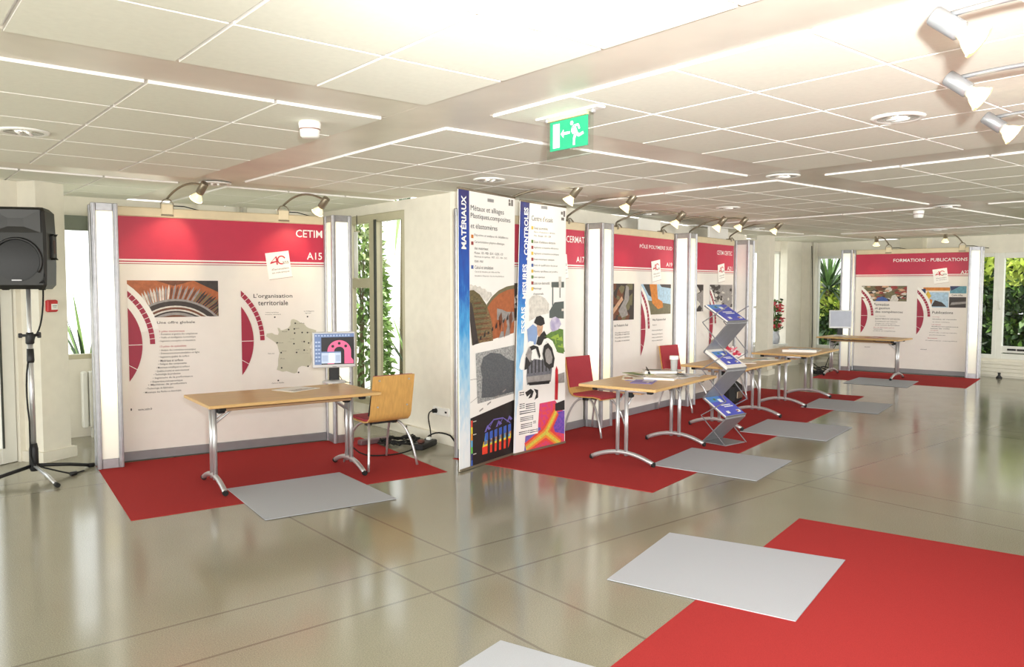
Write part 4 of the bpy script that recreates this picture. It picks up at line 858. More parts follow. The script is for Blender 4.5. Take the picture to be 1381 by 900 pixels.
for pts, z, lb in (([(2.301, 6.40), (3.281, 6.34), (3.209, 5.258), (2.193, 5.357)], CZ, 'grey floor mat in front of the A15 table'),
                ([(5.653, 4.783), (6.589, 5.027), (6.83, 4.04), (5.871, 3.80)], CZ, 'grey floor mat before the A17 table, next to the zigzag rack'),
                ([(7.77, 5.26), (8.767, 5.53), (9.04, 4.576), (7.99, 4.33)], CZ, 'grey floor mat beyond the zigzag rack, before the A19 table'),
                ([(10.03, 5.82), (11.03, 6.10), (11.281, 5.131), (10.265, 4.858)], CZ, 'grey floor mat before the farthest table of the row'),
                ([(13.17, 6.86), (14.21, 7.09), (14.42, 6.12), (13.38, 5.86)], CZ, 'grey floor mat in front of the far stand'),
                ([(4.169, 3.354), (4.565, 2.333), (3.526, 2.047), (3.22, 3.03)], CZ, 'large pale grey floor mat overlapping the foreground red carpet'),
                ([(2.27, 2.809), (2.60, 1.80), (1.62, 1.5), (1.32, 2.54)], CZ, 'pale grey floor mat cut by the bottom edge of the picture')):
    sheet('floor_mat', pts, z, .004, MATG, lb, 'floor mat', 'grey square floor mats')

# ================================================================== folding tables
TL, TW, TH = 1.45, .8, .735
def make_table(label, loc, rz):
    t = thing('folding_table', label, 'table', loc, rz, 'folding tables with beech tops')
    b = MB(); b.bbox((0, 0, TH - .014), (TL, TW, .026), .004); b.build('tabletop', WOOD, t)
    b = MB(); b.bbox((0, -.02, TH - .075), (TL - .36, .30, .022), .004, M=Matrix.Rotation(0, 4, 'X')); b.box((0, -.02, TH - .045), (.4, .1, .04)); b.build('under_panel', mat('beech_underside', (176, 140, 104), .5), t)
    for s in (-1, 1):
        x = s * (TL / 2 - .13)
        b = MB()
        for y in (-.045, .045): b.tube([(x, y, .075), (x, y, TH - .04)], .019, 12)
        lg = b.build('leg', CHROME, t)
        pts = [(x, -.33 + .66 * i / 14, (.025 + .080 * (1 - ((i - 7) / 7.0) ** 2))) for i in range(15)]
        b = MB(); b.tube(pts, .021, 10); b.build('foot', CHROME, lg)
        b = MB()
        for y in (-.325, .325): b.tube([(x, y - .012, .0245), (x, y + .012, .0255)], .0235, 10)
        b.build('foot_cap', BLACKS, lg)
        b = MB(); b.tube([(x, -.30, TH - .045), (x, .30, TH - .045)], .017, 10); b.build('top_bar', CHROME, lg)
        for y in (-.285, .285):
            b = MB(); b.bbox((x, y, TH - .045), (.05, .05, .038), .004); b.build('bar_clip', BLACKS, lg)
        b = MB(); b.bbox((x - s * .05, -.06, TH - .075), (.06, .05, .08), .006); b.build('hinge', BLACKS, lg)
        for y in (-.05, .05):
            b = MB(); b.tube([(x - s * .015, y, TH - .19), (x - s * .21, y, TH - .04)], .008, 8); b.build('brace', CHROME, t)
    return t
t1 = make_table('table with beech top holding the switched-on monitor at the A15 stand', (2.83, 6.466, CZ), R_(-4.4))
dup(t1, (6.087, 5.158, CZ), R_(14.37), 'nearest table of the row, beech top strewn with leaflets and a cup')
dup(t1, (8.345, 5.70, CZ), R_(11.0), 'second table of the row, behind the zigzag rack')
dup(t1, (10.537, 6.20, CZ), R_(13), 'third and farthest table of the row, beside the wall column')
dup(t1, (14.371, 7.103, CZ), R_(-83.3), 'far table with a blank grey monitor before the FORMATIONS stand')
TT = TH - .001 + CZ
# ================================================================== chairs
def make_chair(label, loc, rz, group):
    t = thing('stacking_chair', label, 'chair', loc, rz, group)
    prof = [(.225, .425), (.20, .44), (.12, .447), (.0, .44), (-.12, .436), (-.18, .445), (-.215, .475), (-.232, .52), (-.245, .60), (-.268, .72), (-.292, .86)]
    def shell(W0, W1, off, th, i0, i1, inset=0):
        mb = MB(); nx = 8; pr = prof[i0:i1]; rows = []
        for i, (y, z) in enumerate(pr):
            a = pr[max(i - 1, 0)]; b = pr[min(i + 1, len(pr) - 1)]; ty, tz = b[0] - a[0], b[1] - a[1]; l = math.hypot(ty, tz); ny, nz = tz / l, -ty / l
            if nz < 0 and abs(nz) > abs(ny): ny, nz = -ny, -nz
            if abs(ny) >= abs(nz) and ny < 0: ny, nz = -ny, -nz
            f = (i + i0) / (len(prof) - 1); w = (W0 + (W1 - W0) * f) / 2 - inset
            rows.append([[(x * w, y + ny * (off + k) , z + nz * (off + k) + .012 * (x * x) * (0 if f < .6 else 0)) for x in [-1 + 2 * j / nx for j in range(nx + 1)]] for k in (0, th)])
        n = nx + 1; vs = []
        for k in (0, 1):
            for r in rows: vs += r[k]
        m = len(rows); fs = []
        for k in (0, 1):
            o = k * m * n
            for i in range(m - 1):
                for j in range(nx): fs.append((o + i * n + j, o + i * n + j + 1, o + (i + 1) * n + j + 1, o + (i + 1) * n + j))
        mb.add(vs, fs, 0, True); o = m * n; ed = []
        for i in range(m - 1):
            for j in (0, nx): ed.append((i * n + j, (i + 1) * n + j, o + (i + 1) * n + j, o + i * n + j))
        for j in range(nx):
            for i in (0, m - 1): ed.append((i * n + j, i * n + j + 1, o + i * n + j + 1, o + i * n + j))
        mb.add(vs, ed, 0, False); return mb
    sh = shell(.42, .42, -.012, .012, 0, len(prof)); sh.build('shell', PLY, t)
    shell(.42, .42, .0005, .018, 0, 6, .012).build('seat_pad', UPH, t)
    shell(.42, .42, .0005, .018, 7, len(prof), .012).build('back_pad', UPH, t)
    sc_ = MB()
    for x in (-.15, .15):
        for (y, z) in ((-.2665, .58), (-.303, .82)): sc_.tube([(x, y + .004, z), (x, y - .006, z - .001)], .008, 8)
    sc_.build('screw', CHROME, t)
    b = MB(); b.bbox((0, -.02, .415), (.26, .22, .02), .004); b.bbox((-.13, -.05, .405), (.05, .06, .035)); b.bbox((.13, -.05, .405), (.05, .06, .035)); b.build('seat_bracket', BLACK, t)
    for sx in (-1, 1):
        b = MB(); b.tube(bez((sx * .13, -.02, .412), (sx * .195, .16, .42), (sx * .225, .255, .012), 9), .0115, 8); b.build('leg', CHROME, t)
        b = MB(); b.tube(bez((sx * .13, -.06, .412), (sx * .205, -.21, .42), (sx * .25, -.275, .012), 9), .0115, 8); b.build('leg', CHROME, t)
    return t
c1 = make_chair('beech plywood chair with its bare wooden back to the camera, at the A15 table', (3.72, 6.41, CZ), R_(-1.6), 'chairs at the stands')
dup(c1, (6.408, 6.211, CZ), R_(-175.5), 'red padded chair beside the second tall banner, behind the nearest table of the row')
dup(c1, (8.597, 6.672, CZ), R_(-175.8), 'red padded chair in front of the A19 panel, behind the second table of the row')
dup(c1, (10.228, 6.977, CZ), R_(-170.4), 'chair mostly hidden behind the zigzag brochure rack')

# ================================================================== loudspeaker on its stand
SX, SY = 1.165, 7.86
t = thing('speaker_stand', 'chrome and black tripod stand carrying the loudspeaker', 'speaker stand', (SX, SY, 0), 0)
b = MB(); b.tube([(0, 0, .82), (0, 0, 1.63)], .0175, 12); b.build('upper_pole', CHROME, t)
b = MB(); b.tube([(0, 0, .20), (0, 0, 1.24)], .023, 12); b.build('lower_pole', CHROME, t)
b = MB(); b.lathe([(.028, 1.16), (.034, 1.17), (.034, 1.235), (.026, 1.26)], n=16); b.tube([(-.075, 0, 1.235), (.07, 0, 1.235)], .012, 8); b.bbox((.07, 0, 1.235), (.03, .02, .05), .005); b.bbox((-.07, 0, 1.235), (.03, .02, .04), .005); b.lathe([(.027, 1.0), (.03, 1.02), (.027, 1.12)], n=14); b.build('height_collar', BLACK, t)
b = MB(); b.lathe([(.027, .06), (.036, .08), (.036, .25), (.028, .30)], n=16); b.build('hub', BLACK, t)
for a_, m_, ln in ((200, BLACK, .62), (17, BLACK, .50), (-80, CHROME, .50)):
    ca, sa = math.cos(R_(a_)), math.sin(R_(a_))
    b = MB(); b.tube([(.03 * ca, .03 * sa, .105), (.3 * ca, .3 * sa, .062), (ln * ca, ln * sa, .016)], .016, 8); lg = b.build('leg', m_, t)
    b = MB(); b.tube([((ln - .03) * ca, (ln - .03) * sa, .02), ((ln + .02) * ca, (ln + .02) * sa, .017)], .0195, 8); b.build('foot_cap', BLACKS, lg)
SPK = mat('black_speaker_cabinet', (25, 25, 23), .5, var=.12, scale=90); SPG = mat('speaker_grille', (22, 22, 24), .45, .2, var=.35, scale=220)
t = thing('loudspeaker', 'black loudspeaker raised on the tripod stand at the left edge', 'loudspeaker', (SX - .01, SY + .02, 1.63), R_(-28))
W, D, Hh = .43, .36, .685
b = MB()
def ring(w, d0, d1, z, r=.05): return [(-w / 2, d0 + .02, z), (-w / 2 + .02, d0, z), (w / 2 - .02, d0, z), (w / 2, d0 + .02, z), (w / 2 - .02, d1 - .06, z), (w / 2 - .09, d1, z), (-w / 2 + .09, d1, z), (-w / 2 + .02, d1 - .06, z)]
rs = [ring(W - .05, -D / 2 + .03, D / 2 - .02, 0), ring(W, -D / 2, D / 2, .035), ring(W + .012, -D / 2, D / 2, Hh * .3), ring(W + .012, -D / 2, D / 2, Hh * .7), ring(W, -D / 2, D / 2, Hh - .035), ring(W - .06, -D / 2 + .04, D / 2 - .03, Hh)]
vs = [p for r in rs for p in r]; fs = [tuple(range(7, -1, -1)), tuple(range(40, 48))] + [(k * 8 + i, k * 8 + (i + 1) % 8, k * 8 + 8 + (i + 1) % 8, k * 8 + 8 + i) for k in range(5) for i in range(8)]
b.add(vs, fs); b.build('cabinet', SPK, t)
YF = -D / 2
b = MB(); cz = .235
b.add([(.172 * math.cos(2 * math.pi * i / 36), YF - .004, cz + .172 * math.sin(2 * math.pi * i / 36)) for i in range(36)] + [(.08 * math.cos(2 * math.pi * i / 36), YF - .016, cz + .08 * math.sin(2 * math.pi * i / 36)) for i in range(36)], [(i, (i + 1) % 36, 36 + (i + 1) % 36, 36 + i) for i in range(36)] + [tuple(range(36, 72))], 0, True)
b.build('woofer_grille', SPG, t)
b = MB(); b.tube([(.186 * math.cos(R_(a)), YF - .006, cz + .186 * math.sin(R_(a))) for a in range(-30, 215, 10)], .012, 6); b.build('grille_rim', BLACK, t)
b = MB()
vs = [(-.19, YF - .002, .66), (.19, YF - .002, .66), (.19, YF - .002, .47), (-.19, YF - .002, .47), (-.06, YF + .05, .59), (.06, YF + .05, .59), (.06, YF + .05, .52), (-.06, YF + .05, .52)]
vs = [(x, YF - .012 if i < 4 else YF - .002, z) for i, (x, y, z) in enumerate(vs)]
b.add(vs, [(0, 1, 5, 4), (1, 2, 6, 5), (2, 3, 7, 6), (3, 0, 4, 7), (4, 5, 6, 7)]); b.build('horn', mat('horn_black', (32, 31, 29), .4), t)
b = MB()
for s in (-1, 1):
    for i in range(3): b.tube([(s * (.205 - .02 * i), YF - .004, .05 + .0 * i), (s * .205, YF - .004, .12 - .02 * i + .01)], .005, 6)
b.build('vent_rib', BLACK, t)
b = MB(); b.box((0.0, YF - .016, .075), (.075, .004, .010)); b.build('badge', mat('silver_badge', (200, 200, 205), .4), t)
b = MB(); b.bbox((W / 2 + .004, .0, .36), (.022, .11, .22), .02); b.build('side_handle', BLACK, t)
b = MB(); b.bbox((W / 2 + .0085, .0, .36), (.02, .05, .13), .01); b.build('handle_recess', mat('dark_red_recess', (70, 44, 42), .6), t)
b = MB()
for x in (-.14, .14): b.bbox((x, -.05, .004), (.05, .05, .024), .006)
b.build('rubber_foot', BLACKS, t)
b = MB(); b.tube(bez((SX + .12, SY + .05, 1.66), (SX + .12, SY + .06, 1.3), (SX + .035, SY + .0, 1.22), 8) + bez((SX + .03, SY, 1.2), (SX - .07, SY - .02, .95), (SX - .028, SY - .03, .5), 8) + [(SX - .03, SY - .035, .2)] + bez((SX - .01, SY - .05, .12), (SX + .25, SY - .15, .02), (SX + .28, SY - .1, .012), 8) + [(SX + .38, SY - .02, .01)], .007, 6)
tag(b.build('speaker_cable', BLACKS), 'black cable running down the speaker stand onto the floor', 'cable')
b = MB(); b.tube([(SX + .25, SY - .14, .02), (SX + .30, SY - .12, .02)], .018, 8); tag(b.build('cable_plug', BLACK), 'black cable plug lying on the floor under the speaker stand', 'plug')
# fire alarm on the near column
t = thing('fire_alarm', 'red fire alarm call point on the white column', 'fire alarm', (1.345 + .115 * c30 + .001, 8.50 + .115 * s30, 1.47), R_(30))
b = MB(); b.bbox((0, -.016, 0), (.115, .04, .115), .01); b.build('case', ALARM, t)
b = MB(); b.box((.012, -.038, -.008), (.065, .004, .055)); b.build('glass_window', PLAST, t)
b = MB(); b.box((.012, -.0405, .0), (.045, .002, .006)); b.box((.012, -.0405, -.015), (.035, .002, .004)); b.build('notice', INKL, t)

# ================================================================== monitors
def make_monitor(label, loc, rz, on):
    t = thing('monitor', label, 'monitor', loc, rz, 'flat computer monitors')
    b = MB(); b.lathe([(.115, 0), (.115, .01), (.10, .018), (.03, .024)], n=28); b.build('base', SILVER, t)
    b = MB(); b.bbox((0, .02, .085), (.10, .035, .15), .008); b.build('neck', BLACK, t)
    W, Hm, z = .405, .345, .255
    b = MB(); b.bbox((0, 0, z + .06), (W, .04, Hm), .008); b.bbox((0, .03, z + .06), (W * .7, .03, Hm * .7), .01); b.build('case', SILVER, t)
    s = MB(); w, h = .374, .296; c = z + .068
    s.rect(-w / 2, c - h / 2, w / 2, c + h / 2, 0, 0)
    if on:
        def r_(x0, y0, x1, y1, mi, ly): s.rect(-w / 2 + w * x0, c - h / 2 + h * y0, -w / 2 + w * x1, c - h / 2 + h * y1, mi, ly)
        r_(0, .88, 1, 1, 1, 1); r_(0, 0, .17, .88, 1, 1); r_(.17, 0, 1, .86, 2, 1)
        for i in range(12): r_(.02 + .075 * i, .91, .06 + .075 * i, .96, 3, 2)
        for i in range(6):
            for j in range(2): r_(.02 + j * .07, .1 + .12 * i, .07 + j * .07, .15 + .12 * i, 3, 2)
        X = lambda u: -w / 2 + w * u; Z = lambda v: c - h / 2 + h * v
        o = [(X(.62) + .30 * w * math.cos(t_), Z(.42) + .36 * h * math.sin(t_)) for t_ in [math.pi * i / 20 for i in range(21)]]
        i_ = [(X(.62) + .13 * w * math.cos(t_), Z(.42) + .15 * h * math.sin(t_)) for t_ in [math.pi * (20 - i) / 20 for i in range(21)]]
        s.flat(o + [(X(.32), Z(.02)), (X(.49), Z(.02))] + i_ + [(X(.75), Z(.02)), (X(.98), Z(.02)), (X(.98), Z(.12)), (X(.92), Z(.22))], 4, 3)
        for a in (40, 90, 140): s.flat(arc(X(.62) + .215 * w * math.cos(R_(a)), Z(.42) + .26 * h * math.sin(R_(a)), .014, 0, 6.283, 12)[:-1], 2, 4)
        r_(.17, .04, .66, .42, 5, 5); r_(.17, .38, .66, .42, 1, 6); r_(.36, .06, .50, .36, 6, 6); r_(.19, .1, .33, .3, 3, 6); r_(.53, .1, .64, .3, 3, 6)
    ms = [mat('screen_dark' if on else 'screen_blank_glow', (30, 32, 40) if on else (150, 154, 166), .25, emit=.25 if not on else .05, ecol=(150, 154, 166))]  # blank screen gets a faint grey glow added
    if on:
        E = lambda n, c: mat('screen_' + n, c, .3, emit=.55, ecol=c, var=.03)
        ms += [E('toolbar', (92, 112, 150)), E('black', (26, 26, 30)), E('icon', (150, 165, 190)), E('pink', (214, 92, 130)), E('dialog', (170, 184, 204)), E('white', (222, 230, 236))]
    so = s.build('screen', ms, t, loc=(0, -.0215, 0))
    b = MB(); b.box((0, -.021, z + .06 - Hm / 2 + .012), (.04, .003, .005)); b.build('badge', STEEL, t)
    return t
make_monitor('silver monitor showing a pink drawing on the A15 table', (3.54, 6.92, TT), R_(-18), True)
make_monitor('silver monitor with a blank grey screen on the far table', (14.48, 7.62, TT), R_(-52), False)
b = MB(); b.tube(bez((3.52, 6.98, TT + .12), (3.66, 7.02, TT + .06), (3.60, 6.87, TT + .006), 6) + [(3.62, 6.75, TT + .005)], .004, 6); tag(b.build('monitor_cable', BLACKS), 'thin black cable lying behind the silver monitor on the A15 table', 'cable')
# ================================================================== papers and small things on the tables
def leaflet(name, pts, z, th, label, ms, group, cat='leaflet', blocks=()):
    """paper thing given by its corner points on a table, with printed blocks in unit coordinates of the sheet"""
    c = (sum(p[0] for p in pts) / 4, sum(p[1] for p in pts) / 4)
    q = [(x - c[0], y - c[1]) for x, y in pts]; mb = MB(); mb.prism(q, 0, th)
    o = mb.build(name, ms[0], loc=(c[0], c[1], z)); tag(o, label, cat, group)
    if blocks:
        p = MB()
        def uv(u, v):
            a = [q[0][k] + (q[1][k] - q[0][k]) * u for k in (0, 1)]; b = [q[3][k] + (q[2][k] - q[3][k]) * u for k in (0, 1)]
            return (a[0] + (b[0] - a[0]) * v, a[1] + (b[1] - a[1]) * v, th + .0006)
        for u0, v0, u1, v1, mi in blocks: p.add([uv(u0, v0), uv(u1, v0), uv(u1, v1), uv(u0, v1)], [(0, 1, 2, 3)], mi)
        p.build('print', ms[1:], o)
    return o
VIO = mat('violet_cover', (96, 88, 170), .35, var=.1); GRN = mat('green_leaflet', (170, 182, 120), .45); GREYP = mat('grey_cover', (176, 178, 186), .3, var=.12, scale=14); CREAMP = mat('cream_paper', (236, 230, 206), .5)
def rq(cx, cy, w, h, a):
    a = R_(a); return [(cx + x * math.cos(a) - y * math.sin(a), cy + x * math.sin(a) + y * math.cos(a)) for x, y in ((-w / 2, -h / 2), (w / 2, -h / 2), (w / 2, h / 2), (-w / 2, h / 2))]
lines = [(.1, .12 + .11 * i, .9 - .15 * (i % 3), .16 + .11 * i, 0) for i in range(7)]
leaflet('paper_sheet', rq(3.03, 6.66, .32, .27, 20), TT, .003, 'white printed sheets lying on the A15 table left of the monitor', [WHITE, INKL], None, 'paper', lines[:3])
G2 = 'leaflets spread on the nearest table of the row'
leaflet('leaflet', rq(5.87, 5.06, .30, .21, 30), TT, .004, 'violet leaflet at the front left corner of the nearest row table', [VIO, PAPER, VIO], G2, 'leaflet', [(.55, .1, .95, .6, 0), (.1, .2, .4, .3, 0)])
leaflet('leaflet', rq(5.98, 5.18, .30, .21, 10), TT, .002, 'lilac leaflet half under the violet one on the nearest row table', [mat('lilac_cover', (150, 140, 196), .4), PAPER], G2, 'leaflet', [(.1, .6, .9, .9, 0)])
leaflet('booklet', rq(6.20, 5.12, .30, .22, -62), TT, .02, 'thick white booklet at the front edge of the nearest row table', [PAPER, CREAMP, INKL], G2, 'booklet', [(.1, .1, .9, .9, 0), (.2, .3, .8, .4, 1)])
leaflet('paper_sheet', rq(6.20, 5.42, .30, .21, 65), TT, .004, 'white sheet in the middle of the nearest row table', [PAPER, mat('tan_print', (170, 150, 120), .5), INKL], G2, 'paper', [(.1, .55, .9, .9, 0), (.1, .2, .8, .25, 1), (.1, .35, .7, .4, 1)])
leaflet('leaflet', rq(6.38, 5.58, .30, .21, 75), TT, .004, 'green leaflet at the back of the nearest row table', [GRN, PAPER, PM['green']], G2, 'leaflet', [(.1, .1, .9, .4, 0), (.1, .6, .9, .9, 1)])
leaflet('brochure', rq(6.62, 5.50, .34, .25, -40), TT, .03, 'tall stack of white brochures on the nearest row table, rear one', [PAPER, PM['olive'], PM['rust'], INKL], G2, 'brochures', [(.1, .5, .6, .9, 0), (.62, .5, .9, .9, 1), (.1, .2, .8, .25, 2)])
leaflet('magazine', rq(6.55, 5.30, .30, .21, -30), TT, .006, 'white magazine before the brochure stack on the nearest row table', [PAPER, CREAMP, INKL], G2, 'magazine', [(.1, .1, .9, .6, 0), (.1, .7, .9, .85, 1)])
leaflet('magazine', rq(6.70, 5.18, .30, .22, -65), TT, .006, 'grey magazine beside the clear cup on the nearest row table', [GREYP, PM['dark'], PAPER], G2, 'magazine', [(.1, .1, .35, .8, 0), (.5, .2, .9, .7, 1)])
leaflet('brochure', rq(6.84, 5.52, .30, .22, 20), TT, .012, 'white brochure lying flat at the back right corner of the nearest row table', [PAPER, PM['teal'], PM['orange'], INKL], G2, 'brochure', [(.1, .5, .5, .9, 0), (.55, .5, .9, .9, 1), (.1, .2, .8, .28, 2)])
leaflet('magazine', rq(6.45, 5.10, .30, .21, 12), TT, .005, 'pale grey magazine right of the thick booklet on the nearest row table', [GREYP, PAPER, PM['dark']], G2, 'magazine', [(.1, .1, .6, .5, 0), (.65, .2, .9, .8, 1)])
leaflet('leaflet', rq(6.05, 5.36, .30, .21, 40), TT, .003, 'pale leaflet with a brown print behind the violet leaflet', [CREAMP, PM['rust'], PM['olive']], G2, 'leaflet', [(.1, .5, .5, .9, 0), (.55, .1, .9, .6, 1)])
b = MB(); b.tube([(6.42, 5.46, TT + .012), (6.50, 5.55, TT + .03), (6.58, 5.64, TT + .055)], [.012, .012, .005], 8); tag(b.build('pen', BLACK), 'dark pen leaning against the brochure stack', 'pen')
t = thing('plastic_cup', 'clear plastic cup holding white straws, near the zigzag rack', 'cup', (6.70, 5.36, TT))
b = MB(); b.lathe([(.034, .001), (.04, .16), (.046, .165), (.046, .175), (.043, .175), (.037, .16), (.031, .004), (.0001, .004)], n=20)
CUP = mat('frosted_cup', (226, 228, 226), .15, var=.02); CUP.node_tree.nodes['Principled BSDF'].inputs['Alpha'].default_value = .38
b.build('cup_wall', CUP, t); b = MB(); b.tube([(0, 0, .006), (.01, .0, .185)], .006, 6); b.tube([(-.008, 0, .006), (-.012, .01, .18)], .005, 6); b.build('straw', PLAST, t)
b = MB(); b.lathe([(.047, .15), (.049, .155), (.049, .185), (.046, .19)], n=20); b.build('rim_band', PLAST, t)
G3 = 'papers on the second table of the row'
leaflet('leaflet', rq(8.30, 5.62, .30, .21, -30), TT, .005, 'white leaflet on the second row table, nearest the rack', [PAPER, GRN, INKL], G3, 'leaflet', [(.1, .1, .5, .9, 0), (.55, .3, .9, .4, 1)])
leaflet('leaflet', rq(8.62, 5.72, .30, .21, 12), TT, .006, 'pale green leaflet in the middle of the second row table', [mat('pale_green_paper', (206, 214, 196), .5), PAPER], G3, 'leaflet', [(.1, .1, .5, .8, 0)])
leaflet('leaflet', rq(8.86, 5.66, .30, .21, -15), TT, .004, 'white leaflet near the right edge of the second row table', [PAPER, PM['teal']], G3, 'leaflet', [(.1, .6, .9, .9, 0)])
leaflet('box', rq(8.50, 5.96, .22, .12, 20), TT, .05, 'small pale wooden box beside the sweets on the second row table', [mat('pale_wood_box', (206, 180, 130), .5), PAPER], G3, 'box', [(.1, .1, .9, .9, 0)])
leaflet('tissue_box', rq(8.72, 5.98, .20, .12, 0), TT, .07, 'white and blue carton on the second row table', [PAPER, PM['blue']], G3, 'carton', [(.1, .1, .9, .5, 0)])
t = thing('sweets_bowl', 'bowl heaped with pink and white wrapped sweets on the second row table', 'bowl', (8.42, 5.85, TT))
b = MB(); b.lathe([(.05, 0), (.06, .008), (.10, .06), (.115, .075), (.11, .075), (.05, .012), (.0001, .012)], n=24); b.build('bowl_shell', PLAST, t)
sweets = MB(); q = random.Random(4)
for i in range(70):
    a, r = q.uniform(0, 6.28), .11 * math.sqrt(q.random()); c = Vector((r * math.cos(a), r * math.sin(a), .055 + .12 * (1 - (r / .12) ** 2) * q.uniform(.5, 1)))
    d = Vector((q.uniform(-1, 1), q.uniform(-1, 1), q.uniform(-.6, .6))).normalized() * .024
    sweets.tube([c - d * 1.4, c - d, c - d * .6, c + d * .6, c + d, c + d * 1.4], [.012, .004, .013, .013, .004, .012], 6, i % 3)
o = sweets.build('sweets', [mat('pink_wrapper', (222, 110, 130), .35), mat('pale_wrapper', (240, 220, 222), .35), mat('red_wrapper', (196, 54, 76), .35)], t); o['kind'] = 'stuff'
G4 = 'papers on the farthest table of the row'
leaflet('booklet', rq(10.36, 6.06, .46, .16, -55), TT, .035, 'thick white and blue booklet pile on the farthest row table, near its left end', [PAPER, PM['orange'], PM['sky']], G4, 'booklet', [(.0, .1, .2, .9, 0), (.5, .1, .95, .9, 1)])
leaflet('leaflet', rq(10.75, 6.32, .42, .28, 10), TT, .006, 'pale blue leaflet at the back of the farthest row table', [mat('pale_blue_paper', (200, 216, 220), .5), PAPER], G4, 'leaflet', [(.1, .1, .8, .5, 0)])
leaflet('leaflet', rq(10.72, 6.06, .36, .22, 20), TT, .005, 'white leaflet at the front of the farthest row table', [PAPER, INKL], G4, 'leaflet', lines[:4])
leaflet('leaflet', rq(14.52, 6.95, .42, .25, 5), TT, .004, 'reddish leaflets lying on the far table', [mat('red_leaflet', (190, 110, 100), .5), PAPER], None, 'leaflet', [(.1, .2, .5, .8, 0)])

# ================================================================== zigzag brochure rack
t = thing('brochure_rack', 'grey metal zigzag brochure rack standing before the second row table', 'brochure rack', (7.093, 5.0, CZ), R_(-1))
PR = [(-.15, .006), (.15, .006), (-.15, .29), (.15, .47), (-.15, .785), (.15, .965), (-.15, 1.28), (.15, 1.455)]
RW = .34
for i, (p, q) in enumerate(zip(PR, PR[1:])):
    d = Vector((0, q[0] - p[0], q[1] - p[1])); L = d.length; a = math.atan2(d.z, d.y)
    M = Matrix.Translation((0, (p[0] + q[0]) / 2, (p[1] + q[1]) / 2)) @ Matrix.Rotation(a, 4, 'X')
    b = MB(); b.bbox((0, 0, 0), (RW, L, .011), .003, M=M)
    if i % 2 == 0 and i: b.box((0, -L / 2 + .006 if q[0] > p[0] else L / 2 - .006, .014), (RW, .008, .026), M=M)
    b.build('base_plate' if i == 0 else ('shelf' if i % 2 == 0 else 'back_plate'), STEEL, t)
for s in (-1, 1):
    x = s * (RW / 2 + .012); m_ = [(-y * 1.05, z) for y, z in PR[1:]]
    b = MB()
    for p, q in zip(m_, m_[1:]): b.box((0, 0, 0), (.004, math.hypot(q[0] - p[0], q[1] - p[1]), .010), M=Matrix.Translation((x, (p[0] + q[0]) / 2, (p[1] + q[1]) / 2)) @ Matrix.Rotation(math.atan2(q[1] - p[1], q[0] - p[0]), 4, 'X'))
    b.build('scissor_arm', STEEL, t)
BL = mat('brochure_blue', (70, 88, 190), .3, var=.22, scale=5, rgb2=(96, 96, 200)); BL2 = mat('brochure_sky', (86, 140, 205), .3, var=.15, scale=8)
def brochure(k, label, white):
    p, q = PR[2 + 2 * k], PR[3 + 2 * k]; d = Vector((0, q[0] - p[0], q[1] - p[1])); L = d.length; a = math.atan2(d.z, d.y)
    o = thing('brochure', label, 'brochure', (7.093, 5.0, CZ), R_(-1), 'blue brochures in the zigzag rack')
    th = .03 if white else .014
    M = Matrix.Translation((0, (p[0] + q[0]) / 2, (p[1] + q[1]) / 2)) @ Matrix.Rotation(a, 4, 'X') @ Matrix.Translation((0, .0, .0068))
    b = MB(); b.box((0, 0, th / 2), (RW - .01, L - .03, th), M=M); b.build('pages', PAPER, o)
    c = MB(); w, h = (RW - .012) / 2, (L - .034) / 2
    if white: w, h = w - .035, h - .04
    def rr(x0, y0, x1, y1, mi, z): c.add([M @ Vector((x * w, y * h, th + z)) for x, y in ((x0, y0), (x1, y0), (x1, y1), (x0, y1))], [(0, 1, 2, 3)], mi)
    rr(-1, -1, 1, 1, 0, .0006); rr(-1, .45, .3, 1, 1, .0010); rr(-.1, .35, .25, .7, 2, .0014)
    rr(-.35, .0, .6, .09, 2, .0014); rr(-.2, -.17, .7, -.08, 2, .0014); rr(-.55, -.8, -.25, -.55, 2, .0014); rr(.5, -.8, .85, -.55, 2, .0014); rr(.5, -.72, .7, -.6, 3, .0018); rr(-.45, .6, -.25, .8, 4, .0014)
    c.build('cover', [BL, BL2, WHITE, PM['maroon'], PM['green']], o)
brochure(0, 'blue brochure on the lowest shelf of the zigzag rack', False); brochure(1, 'blue brochure with a white border on the middle shelf of the zigzag rack', True); brochure(2, 'blue brochure on the top shelf of the zigzag rack', False)
# dark bag on the floor behind the second row table
t = thing('bag', 'black bag on the carpet behind the zigzag rack', 'bag', (9.55, 6.62, CZ), R_(15))
b = MB(); b.bbox((0, 0, .16), (.42, .22, .32), .06); b.build('bag_body', BLACKS, t)
b = MB(); b.tube([(-.1, 0, .32), (-.08, 0, .40), (.08, 0, .40), (.1, 0, .32)], .012, 6); b.build('strap', BLACK, t)
b = MB(); b.bbox((.02, -.118, .14), (.22, .02, .10), .008); b.build('pocket', GUN, t)

